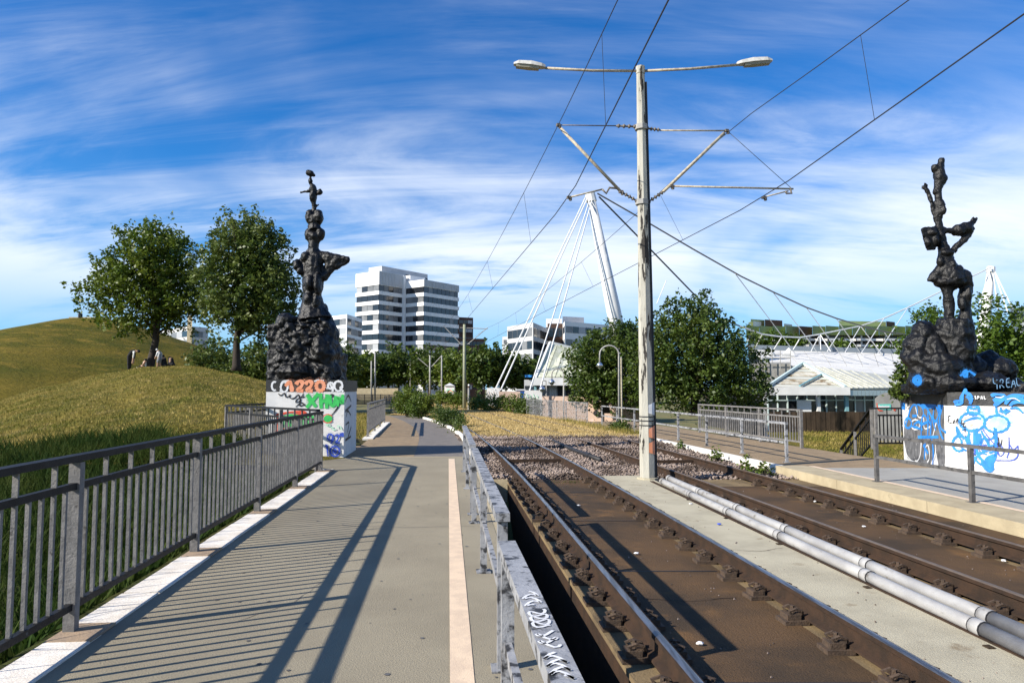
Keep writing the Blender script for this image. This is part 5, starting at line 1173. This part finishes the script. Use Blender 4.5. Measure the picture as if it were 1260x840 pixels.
for i, (u0, u1, v0, v1, Y, lab) in enumerate(((595, 615, 477, 492, 80, 'white concrete anchor block of the outer stay cables'), (640, 667, 480, 500, 74, 'white concrete anchor block of the inner stay cables'))):
    a, b_ = at(u0, v1, Y), at(u1, v0, Y); w = b_.x - a.x; zt = b_.z
    t = thing('anchor_block', lab, 'anchor block', (a.x, Y, -2.6), 'anchor blocks of the stay cables')
    vs = [(a.x - w * .08, Y, -2.6), (b_.x, Y, -2.6), (b_.x, Y, zt), (a.x + w * .22, Y, zt), (a.x - w * .08, Y + 2.5, -2.6), (b_.x, Y + 2.5, -2.6), (b_.x, Y + 2.5, zt - .2), (a.x + w * .22, Y + 2.5, zt - .2)]
    part('body', MB().add(vs, [(0, 1, 2, 3), (7, 6, 5, 4), (0, 4, 5, 1), (1, 5, 6, 2), (2, 6, 7, 3), (3, 7, 4, 0)]), M['block_white'], t)
    fg = MB(); 
    for k in range(4): fg.tube([(a.x + w * (.3 + .15 * k), Y - .02, zt - .4 - .12 * (k % 2)), (a.x + w * (.38 + .15 * k), Y - .02, zt - .8)], .04, 4)
    part('graffiti', fg, M['g_mint'] if i else M['g_brown'], t)
# main cables: A to the near right (parallel to the picture), B to the second mast
def plan(u):
    q = (u - 630) / F; p1 = Vector((mtop.x, 92)); p2 = Vector((mtop2.x, 147)); d = p2 - p1
    tt_ = (q * p1.y - p1.x) / (d.x - q * d.y); return p1.y + d.y * tt_
cA = [(735, 238), (784, 266), (852, 306), (912, 340), (951, 359), (992, 378), (1028.6, 391.4), (1059, 400.6), (1087.6, 408), (1114, 411.4), (1150, 414)]
cable(HA, [at(u, v, 92 + (u - 735) * .02) for u, v in cA], .10, 'cable_d')
cB = [(737, 242), (784, 290), (820, 327), (852, 360), (883, 390.5), (910, 401), (938, 411), (960, 414), (985, 415), (1009, 411), (1059, 401), (1088, 391.5), (1120, 377), (1165, 355), (1219, 329)]
cable(HA, [at(u, v, plan(u)) for u, v in cB[:6]], .11, 'cable_d'); cable(HA, [at(u, v, plan(u)) for u, v in cB[5:]], .125)
for (u, v), (x, y) in (((905, 337), (978, 434)), ((951, 359), (1007, 435)), ((992, 378), (1034, 436)), ((1028.6, 391.4), (1061, 437)), ((1059, 400.6), (1086, 438)), ((1087.6, 408), (1110, 439)), ((1114, 411.4), (1130, 440)), ((820, 345), (808, 374))):
    cable(HA, [at(u, v, 92 + (u - 735) * .02), at(x, y, 112 if x > 900 else 92)], .06, nm='hanger')
for (u, v), (x, y) in (((891, 395), (884, 412)), ((938, 411), (928, 430)), ((962, 414), (952, 430)), ((985, 415), (976, 430)), ((1009, 411), (998, 432)), ((1009, 411), (1022, 432)), ((1034, 407), (1018, 432)), ((1059, 401), (1040, 433)), ((1059, 401), (1085, 436)), ((1088, 391.5), (1060, 434)), ((1117, 378.5), (1080, 435)), ((1009, 412), (1010, 430))):
    cable(HA, [at(u, v, plan(u)), at(x, y, 114)], .075, nm='hanger')
for (u, v), (x, y) in (((1219, 329), (1204, 378)), ((1221, 329), (1228, 380)), ((1222, 330), (1246, 380)), ((1222, 330), (1240, 384))):
    cable(MBm, [at(u, v, 147), at(x, y, 140)], .11)
# translucent sloped entrance hall left of the dense tree
EH = thing('entrance_hall', 'low entrance hall with pale ribbed sloping roof behind the stay cables', 'building', (at(700, 480, 84).x, 84, -2.6))
qa, qb, qc, qd = at(676.5, 422, 92), at(740, 438, 94), at(745, 460, 82), at(659, 464, 82)
for i in range(7):
    f0, f1_ = i / 7 + .004, (i + 1) / 7 - .004
    part('roof_panel', MB().slab([qa.lerp(qb, f0), qa.lerp(qb, f1_), qd.lerp(qc, f1_), qd.lerp(qc, f0)], .15), M['tent'], EH)
part('roof_edge', MB().beam(qd + Vector((0, -.1, -.1)), qa + Vector((0, -.1, .05)), .25, .3), M['white'], EH); part('roof_edge', MB().beam(qa + Vector((0, .1, .1)), qb + Vector((0, .1, .1)), .25, .35), M['white'], EH)
part('fascia', MB().prism([wpt(656, 81.5), wpt(760, 81.5), wpt(760, 83), wpt(656, 83)], zat(474, 81.5), zat(464.5, 81.5)), M['white'], EH)
part('wall', MB().prism([wpt(645, 83.1), wpt(760, 83.1), wpt(760, 96), wpt(645, 96)], -2.6, zat(467, 83)), M['tgrey'], EH)
ha, hb = wpt(645, 83.0), wpt(735, 83.0); panes(EH, ha, hb, zat(492, 83), zat(474.5, 83), 9, [M['glass_d'], M['glass_d'], M['glass_m'], M['glass_l']], 3, Vector((0, -1, 0)))
part('sign_strip', MB().prism([wpt(646, 82.6), wpt(655, 82.6), wpt(655, 83), wpt(646, 83)], zat(464, 82.6), zat(461, 82.6)), M['bluesign'], EH)
part('column', MB().prism([wpt(657, 82), wpt(660, 82), wpt(660, 82.4), wpt(657, 82.4)], -2.6, zat(474, 82)), M['teal_d'], EH)
# pinkish graffiti wall in front of it
pk = MB(); pk.prism([wpt(614, 76), wpt(640, 76), wpt(640, 77), wpt(614, 77)], -2.6, zat(481.5, 76)); pk.prism([wpt(667, 62), wpt(735, 60), wpt(735, 60.6), wpt(667, 62.6)], -2.6, zat(487.5, 61)); pk.prism([wpt(735.2, 60), wpt(800, 58), wpt(800, 58.6), wpt(735.2, 60.6)], -2.6, zat(491, 60))
tag(link('wall', pk.mesh('wall', M['pink'])), 'low pinkish graffiti stained wall behind the wire fence', 'wall')
c = at(639.5, 487, 74); t = thing('waste_container', 'blue waste container beside the anchor block', 'container', (c.x - 1.0, 77.8, -2.6))
w0, w1 = wpt(635.5, 77.8)[0], wpt(645.5, 77.8)[0]
part('body', MB().prism([(w0, 77.8), (w1, 77.8), (w1, 79), (w0, 79)], -2.6, zat(480.5, 77.8)), M['bin_blue'], t); part('lid', MB().prism([(w0 - .1, 77.7), (w1 + .1, 77.7), (w1 + .1, 79.1), (w0 - .1, 79.1)], zat(480.4, 77.8), zat(478.5, 77.8)), M['tgrey'], t)

# pavilion with gabled canopy
PV = thing('pavilion', 'low glazed pavilion with gabled pale roof behind the right footpath', 'building', (at(1000, 500, 60).x, 60, -2.6))
YF = 60.0
def C5(x, y, Y): return at(880 + x / 5.25, 340 + y / 5.25, Y)
ap = C5(562, 568, 66); eL, eR = C5(345, 712, YF), C5(838, 722, YF); fR = C5(1200, 716, 62); bR = C5(1160, 640, 82); apb = C5(640, 590, 84)
# gable front: slatted brown lattice in two halves
def lerp(a, b, f): return a.lerp(b, f)
for i in range(9):
    f0, f1_ = i / 9 + .01, (i + 1) / 9 - .01
    a0, a1 = lerp(eL, ap, f0), lerp(eL, ap, f1_); b0, b1 = lerp(eR, ap, f0), lerp(eR, ap, f1_)
    part('roof_slat', MB().slab([a0, b0, b1, a1], .08), M['canopy_b'] if i % 3 else M['canopy'], PV)
for i in range(8):
    f0, f1_ = i / 8 + .003, (i + 1) / 8 - .003
    part('roof_panel', MB().slab([lerp(eR, fR, f0), lerp(eR, fR, f1_), lerp(ap, apb, f1_).lerp(lerp(ap, bR, f1_), f1_), lerp(ap, apb, f0).lerp(lerp(ap, bR, f0), f0)], .10), M['canopy'], PV)
ridge = Vector((0, -.12, .12))
for a, b_, w in ((eL, ap, .20), (eR, ap, .26)): part('ridge_beam', MB().beam(a + ridge, b_ + ridge, w, .22), M['teal'], PV)
m0 = lerp(eL, eR, .40); m1 = lerp(eR, ap, .52); part('ridge_beam', MB().beam(m0 + ridge, m1 + ridge, .15, .12), M['teal_d'], PV)
m0 = C5(470, 642, 63.6); part('ridge_beam', MB().beam(m0 + ridge, C5(690, 640, 63.4) + ridge, .12, .1), M['white'], PV)
part('fascia', MB().prism([(eL.x, YF - .3), (eR.x + .3, YF - .3), (eR.x + .3, YF), (eL.x, YF)], zat(340 + 766 / 5.25, YF), zat(340 + 714 / 5.25, YF)), M['white'], PV)
for i in range(14):
    a, b_ = lerp(Vector((eR.x + .32, YF - .25, 0)), Vector((fR.x, 62 - .25, 0)), i / 14), lerp(Vector((eR.x + .32, YF - .25, 0)), Vector((fR.x, 62 - .25, 0)), (i + .94) / 14)
    part('fascia_panel', MB().prism([(a.x, a.y), (b_.x, b_.y), (b_.x, b_.y + .2), (a.x, a.y + .2)], zat(340 + 770 / 5.25, YF), zat(340 + 735 / 5.25, YF)), M['teal'], PV)
part('wall', MB().prism([(eL.x, YF + 1.9), (fR.x, 63.9), (fR.x, 80), (eL.x, 80)], -2.6, zat(340 + 760 / 5.25, YF)), M['rubber'], PV)
part('window_frame', MB().prism([(eL.x, YF + 1.3), (fR.x, 63.3), (fR.x, 63.36), (eL.x, YF + 1.36)], -2.6, zat(340 + 764 / 5.25, YF)), M['tgrey'], PV)
zt_, zm_, zl_ = zat(340 + 766 / 5.25, YF + 1), zat(340 + 800 / 5.25, YF + 1), -1.9
for (za, zb_) in ((zm_ + .06, zt_), (zl_, zm_ - .06)):
    panes(PV, (eL.x + .3, YF + 1.2), (fR.x - .2, 63.2), za, zb_, 13, [M['glass_d']] * 9 + [M['glass_m']], int(abs(za) * 10), Vector((0, -1, 0)))
ga, gb_ = Vector((eL.x + .3, YF + 1.1, 0)), Vector((fR.x - .2, 63.1, 0))
for i in range(14):
    p = ga.lerp(gb_, i / 13); part('mullion', MB().box((p.x, p.y, (zt_ - 1.9) / 2), (.10, .12, zt_ + 1.9), .1), M['teal'], PV)
part('transom', MB().beam((ga.x, ga.y - .03, zm_), (gb_.x, gb_.y - .03, zm_), .12, .10), M['teal'], PV)
for i in range(11):
    f = (i + .5) / 11; part('roof_rib', MB().beam(lerp(eR, fR, f) + Vector((0, 0, .05)), lerp(ap, apb, f).lerp(lerp(ap, bR, f), f) + Vector((0, 0, .05)), .07, .09), M['canopy'], PV)
for u in (1005.5, 1040): 
    a = wpt(u, YF + .6); part('column', MB().box((a[0], a[1], (zt_ - 2.6) / 2), (.28, .28, zt_ + 2.6)), M['white'] if u in (1005.5,) else M['teal_d'], PV)
a = wpt(988, YF + .7); part('door', MB().box((a[0], a[1], zm_ - .85), (1.2, .1, 1.7)), M['white'], PV)
# rounded grey cabinet with turquoise tag
t = thing('utility_cabinet', 'rounded grey cabinet with turquoise tag left of the right plinth', 'cabinet', (*wpt(1091, 30), -1.2))
pr_ = []
for i in range(13):
    f = i / 12; uu = 1076.5 + 31 * f; pr_.append((uu, 492 - 9 * math.sin(math.pi * min(1, f * .95 + .03)) ** .7))
vs = [at(u, v, 29.5) for u, v in pr_] + [at(u, v, 30.6) for u, v in pr_]; n = 13
zb = -2.0; vs += [Vector((p.x, p.y, zb)) for p in vs[:26]]
fs = [(i, i + 1, n + i + 1, n + i) for i in range(12)] + [(26 + i, 26 + i + 1, i + 1, i) for i in range(12)] + [(13 + i, 13 + i + 1, 39 + i + 1, 39 + i) for i in range(12)] + [(26, 0, 13, 39), (12, 38, 51, 25)]
part('body', MB().add(vs, fs), M['shelter'], t)
fc = Face(wpt(1076, 29.5), wpt(1108, 29.5), (980, 480, 7)); fc.strokes([[(690, 120), (810, 118), (812, 168), (692, 165)]], .1, M['g_turq'], t, smooth=False, fill=True, proud=.02)
fc.strokes([[(700, 160), (710, 125), (725, 160), (740, 128), (745, 160), (770, 130), (775, 158), (795, 135)], [(705, 142), (800, 140)]], .05, M['g_white'], t, proud=.02); fc.strokes([[(690, 110), (700, 172), (740, 175)], [(830, 150), (845, 180), (850, 150)]], .05, M['g_red'], t, proud=.02)
# dark timber wall below the pavilion, board by board
TWl = thing('timber_wall', 'dark wooden palisade wall below the pavilion', 'wall', (*wpt(1003, 33), -1.5))
for i in range(22):
    u = 948 + i * 6.0; a, b_ = wpt(u, 33), wpt(u + 5.7, 33); zz = zat(506.5 + random.uniform(-.6, .6), 33)
    part('plank', MB().prism([(a[0], 33 + random.uniform(0, .03)), (b_[0], 33), (b_[0], 33.2), (a[0], 33.2)], -1.6, zz), M['wood_d'], TWl)
gsl = MB(); gsl.quad((*wpt(985, 24), -.9), (*wpt(1120, 24), -.9), (*wpt(1110, 33), -.35), (*wpt(940, 33), -.35))
struct('grass_bank', gsl, M['hillg'], 'grass bank before the dark timber wall')
pts = []
for _ in range(6000):
    f = rng.random(); u = rng.uniform(985, 1115); Yq = 24 + 9 * f; pts.append((*wpt(u, Yq), -.9 + .55 * f - .01))
blades('grass', 'sunlit grass before the dark timber wall', pts, .12, .03, M['hillb'], .7)

# ------------------------------------------------------------------ street furniture in the middle distance
def hook_lamp(label, u, vb, vt, Y, r, ul, vl, mt='concpole'):
    b_ = at(u, vb, Y); b_.z = -1.2; t = thing('street_lamp', label, 'street lamp', b_, 'hooked street lamps'); w = (u - ul) / 2
    pts = [b_, at(u, vl - 8, Y)] + [at(u - w + w * math.cos(R(a)), vt + w * .9 - w * .9 * math.sin(R(a)), Y) for a in range(0, 181, 20)] + [at(ul, vl - 1, Y)]
    part('post', MB().tube(pts, [r * 1.3, r * 1.1] + [r] * (len(pts) - 2), 8), M[mt], t, True)
    c = at(ul, vl + 1.5, Y); k = Y / F; part('lamp_shade', MB().tube([c + Vector((0, 0, 3 * k)), c + Vector((0, 0, 1 * k)), c - Vector((0, 0, 2.2 * k))], [.8 * k, 3.2 * k, 4.7 * k], 10), M['chrome'], t, True)
    part('bulb', MB().ball(c - Vector((0, 0, 2.4 * k)), 2.6 * k, 8, 6), M['lampglass'], t, True)
hook_lamp('hooked street lamp with silver shade before the dense dark tree', 761.5, 515, 425, 40, .045, 738, 447)
hook_lamp('smaller hooked street lamp before the low entrance hall', 693.5, 500, 453.5, 58, .05, 679, 467.5)
hook_lamp('smallest hooked street lamp left of the entrance hall glass', 672, 496, 468, 66, .05, 667, 476)
c = wpt(764.5, 39); t = thing('post', 'rusty slim post beside the hooked lamp', 'post', (c[0], c[1], -1)); part('shaft', MB().tube([(c[0], c[1], -1.2), (c[0], c[1], zat(440, 39))], .045, 8), M['tube_arm'], t); part('cap', MB().ball((c[0], c[1], zat(440, 39)), .05, 8, 5), M['concpole'], t)
c = wpt(577, 56); t = thing('bollard', 'pale marker post with dark red band beside the greenish pole', 'bollard', (c[0], c[1], -.1)); part('shaft', MB().tube([(c[0], c[1], -.1), (c[0], c[1], zat(477, 56))], .085, 8), M['concpole'], t)
part('band', MB().tube([(c[0], c[1], zat(477, 56)), (c[0], c[1], zat(474.5, 56))], .09, 8), M['brown'], t); part('cap', MB().tube([(c[0], c[1], zat(474.4, 56)), (c[0], c[1], zat(472.5, 56))], [.085, .06], 8), M['white'], t)
c = wpt(553.5, 85); kx = 85 / F; t = thing('utility_hut', 'small white graffiti sprayed hut with pitched cap before the trees', 'hut', (c[0], c[1], -.3))
part('body', MB().box((c[0], c[1], zat(480, 85)), (12 * kx, .9, 11 * kx)), M['block_white'], t); zt2 = zat(474.5, 85)
part('roof', MB().add([(c[0] - 6.4 * kx, 84.4, zt2), (c[0] + 6.4 * kx, 84.4, zt2), (c[0] + 6.4 * kx, 85.6, zt2), (c[0] - 6.4 * kx, 85.6, zt2), (c[0], 85, zt2 + 3.6 * kx)], [(0, 1, 4), (1, 2, 4), (2, 3, 4), (3, 0, 4), (3, 2, 1, 0)]), M['tgrey'], t)
gsq = Face(wpt(547, 84.5), wpt(560, 84.5), (430, 400, 6)); gsq.strokes([[(715, 490), (730, 465), (745, 495), (770, 470)]], .14, M['g_mint'], t, proud=.02); gsq.strokes([[(725, 500), (750, 478), (765, 495)]], .1, M['g_orange'], t, proud=.02)
# wire mat fence and dark fence, cabinet, far wall
def mat_fence(label, pts, zb, h, m, npost, nbar, r=.02, rb=.008):
    pts = [Vector((p[0], p[1], zb)) for p in pts]; t = thing('fence', label, 'fence', pts[0], 'thin wire fences')
    w = MB()
    for a, b_ in zip(pts[:-1], pts[1:]):
        for j in range(npost + 1):
            p = a.lerp(b_, j / npost); part('post', MB().box((p.x, p.y, zb + h / 2), (r * 2.4, r * 2.4, h)), m, t)
        for j in range(nbar): p = a.lerp(b_, (j + .5) / nbar); w.beam(p, p + Vector((0, 0, h)), rb * 2, rb * 2, (0, 1, 0))
        for q in (.06, .35, .65, .97): w.beam(a + Vector((0, 0, h * q)), b_ + Vector((0, 0, h * q)), rb * 2, rb * 2)
    o = part('wire_grid', w, m, t); o['kind'] = 'stuff'; return t
mat_fence('grey wire mat fence between hedge and white walled platform', [wpt(648, 46), wpt(722, 34.5)], -.25, 1.25, M['galv_light'], 7, 110)
mat_fence('dark low fence on the far left beyond the path', [wpt(420, 80), wpt(500, 76)], -.1, 1.15, M['galv_dark'], 8, 90, .03, .02)
c1w = MB(); c1w.prism([wpt(425, 112), wpt(490, 112), wpt(490, 112.5), wpt(425, 112.5)], -.5, zat(477.5, 112)); tag(link('wall', c1w.mesh('wall', M['conc'])), 'low pale concrete wall far behind the dark fence', 'wall')
pf = bar_fence('grey bar railing far up the path before the round bush', [wpt(474, 58), wpt(490, 55)], 1.05, 10, (M['galv'], M['galv'], M['galv']), base=0, npost=[2])
c = wpt(541, 66); tag(link('utility_box', MB().box((c[0], c[1], .55), (.5, .4, 1.2)).mesh('utility_box', M['shelter'])), 'small grey box in the hedge left of the greenish pole', 'box')

def crack(pts, w, z, m, label):
    mb = MB(); vs = []; q = []
    for a_, b_ in zip(pts[:-1], pts[1:]):
        for k in range(6): q.append((a_[0] + (b_[0] - a_[0]) * k / 6 + random.uniform(-.015, .015), a_[1] + (b_[1] - a_[1]) * k / 6 + random.uniform(-.015, .015)))
    for i, p in enumerate(q):
        a_, b_ = q[max(i - 1, 0)], q[min(i + 1, len(q) - 1)]; dx, dy = b_[0] - a_[0], b_[1] - a_[1]; ln = math.hypot(dx, dy) or 1; ww = w * random.uniform(.3, 1) / 2
        vs += [(p[0] - dy / ln * ww, p[1] + dx / ln * ww, z), (p[0] + dy / ln * ww, p[1] - dx / ln * ww, z)]
    mb.add(vs, [(2 * i, 2 * i + 1, 2 * i + 3, 2 * i + 2) for i in range(len(q) - 1)]); struct('crack', mb, m, label)
crack([(PX(-2.3, 8.6), 8.6), (PX(-1.4, 8.75), 8.75), (PX(-.5, 8.6), 8.6), (PX(.5, 8.7), 8.7)], .012, .003, M['galv_mid'], 'fine crack across the footpath')
crack([(PX(-1.5, 5.2), 5.2), (PX(-1.2, 5.6), 5.6), (PX(-1.05, 6.3), 6.3)], .008, .003, M['galv_mid'], 'short crack in the footpath')
crack([(PX(1.7, 6.3), 6.3), (PX(2.1, 6.2), 6.2), (PX(2.6, 6.35), 6.35)], .014, TB + .010, M['rail'], 'dark crack in the rust brown slab')
crack([(PX(3.05, 7.9), 7.9), (PX(3.4, 7.8), 7.8), (PX(3.75, 8.0), 8.0)], .010, TB + .073, M['rail'], 'crack in the pale concrete strip')
gmb = MB()
for _ in range(150):
    Y_ = rng.uniform(2.6, 16.5); a_ = rng.uniform(-2.25, .5); x_ = PX(a_, Y_); r_ = rng.uniform(.006, .02); gmb.add([(x_ + r_ * math.cos(k * 1.047), Y_ + r_ * 1.1 * math.sin(k * 1.047), .0032) for k in range(6)], [tuple(range(6))])
o = link('gum_spots', gmb.mesh('gum_spots', M['galv_mid'])); o['kind'] = 'stuff'; o['label'] = 'dark trodden spots on the footpath'
gmb = MB()
for _ in range(420):
    Y_ = rng.uniform(3.2, 14.0); a_ = rng.choice([rng.uniform(1.5, 2.75), rng.uniform(3.0, 4.4), rng.uniform(4.65, 5.9), rng.uniform(6.1, 7.0)]); x_ = PX(a_, Y_); r_ = rng.uniform(.004, .013)
    z_ = TB + (.072 if 2.97 < a_ < 3.99 else .008); gmb.add([(x_ + r_, Y_, z_), (x_ - r_ * .4, Y_ + r_, z_), (x_ - r_ * .6, Y_ - r_, z_), (x_, Y_, z_ + r_ * 1.1)], [(0, 1, 3), (1, 2, 3), (2, 0, 3)])
o = link('grit', gmb.mesh('grit', M['stone'])); o['kind'] = 'stuff'; o['label'] = 'small grit scattered over the track slab'
# ------------------------------------------------------------------ small litter on the track slab
lt_ = [(1186, 715, 'white crumpled paper on the concrete strip by the pipes', 'w'), (1003, 617, 'small white scrap between pole and pipes', 'w'), (885, 645, 'blue scrap lying on the pale concrete strip', 'b'), (783, 681, 'tiny pale pebble on the rust brown slab by the shadow', 'w'), (861, 792, 'pale pebble on the rust brown slab closest to the camera', 'w'), (712, 622, 'pale pebble at the start of the rust brown slab', 'w'), (1063, 648, 'pale scrap on the far track slab', 'w'), (1235, 690, 'pale stone beside the brown rail chair', 'w'), (850, 620, 'flat white paper scrap on the concrete strip near the pole', 'w')]
for i, (u, v, lab, k) in enumerate(lt_):
    zq = TB + (.078 if k == 'b' or i in (0, 8) else .018); c = gp(u, v, zq); m = MB(); m.ball((0, 0, .008), (.03, .02, .012), 6, 4); m.v = [(x + random.uniform(-.006, .006), y + random.uniform(-.006, .006), z) for x, y, z in m.v]
    o = link('litter', m.mesh('litter', M['g_white'] if k == 'w' else M['g_dblue']), loc=c); tag(o, lab, 'litter', 'bits of litter on the track slab')
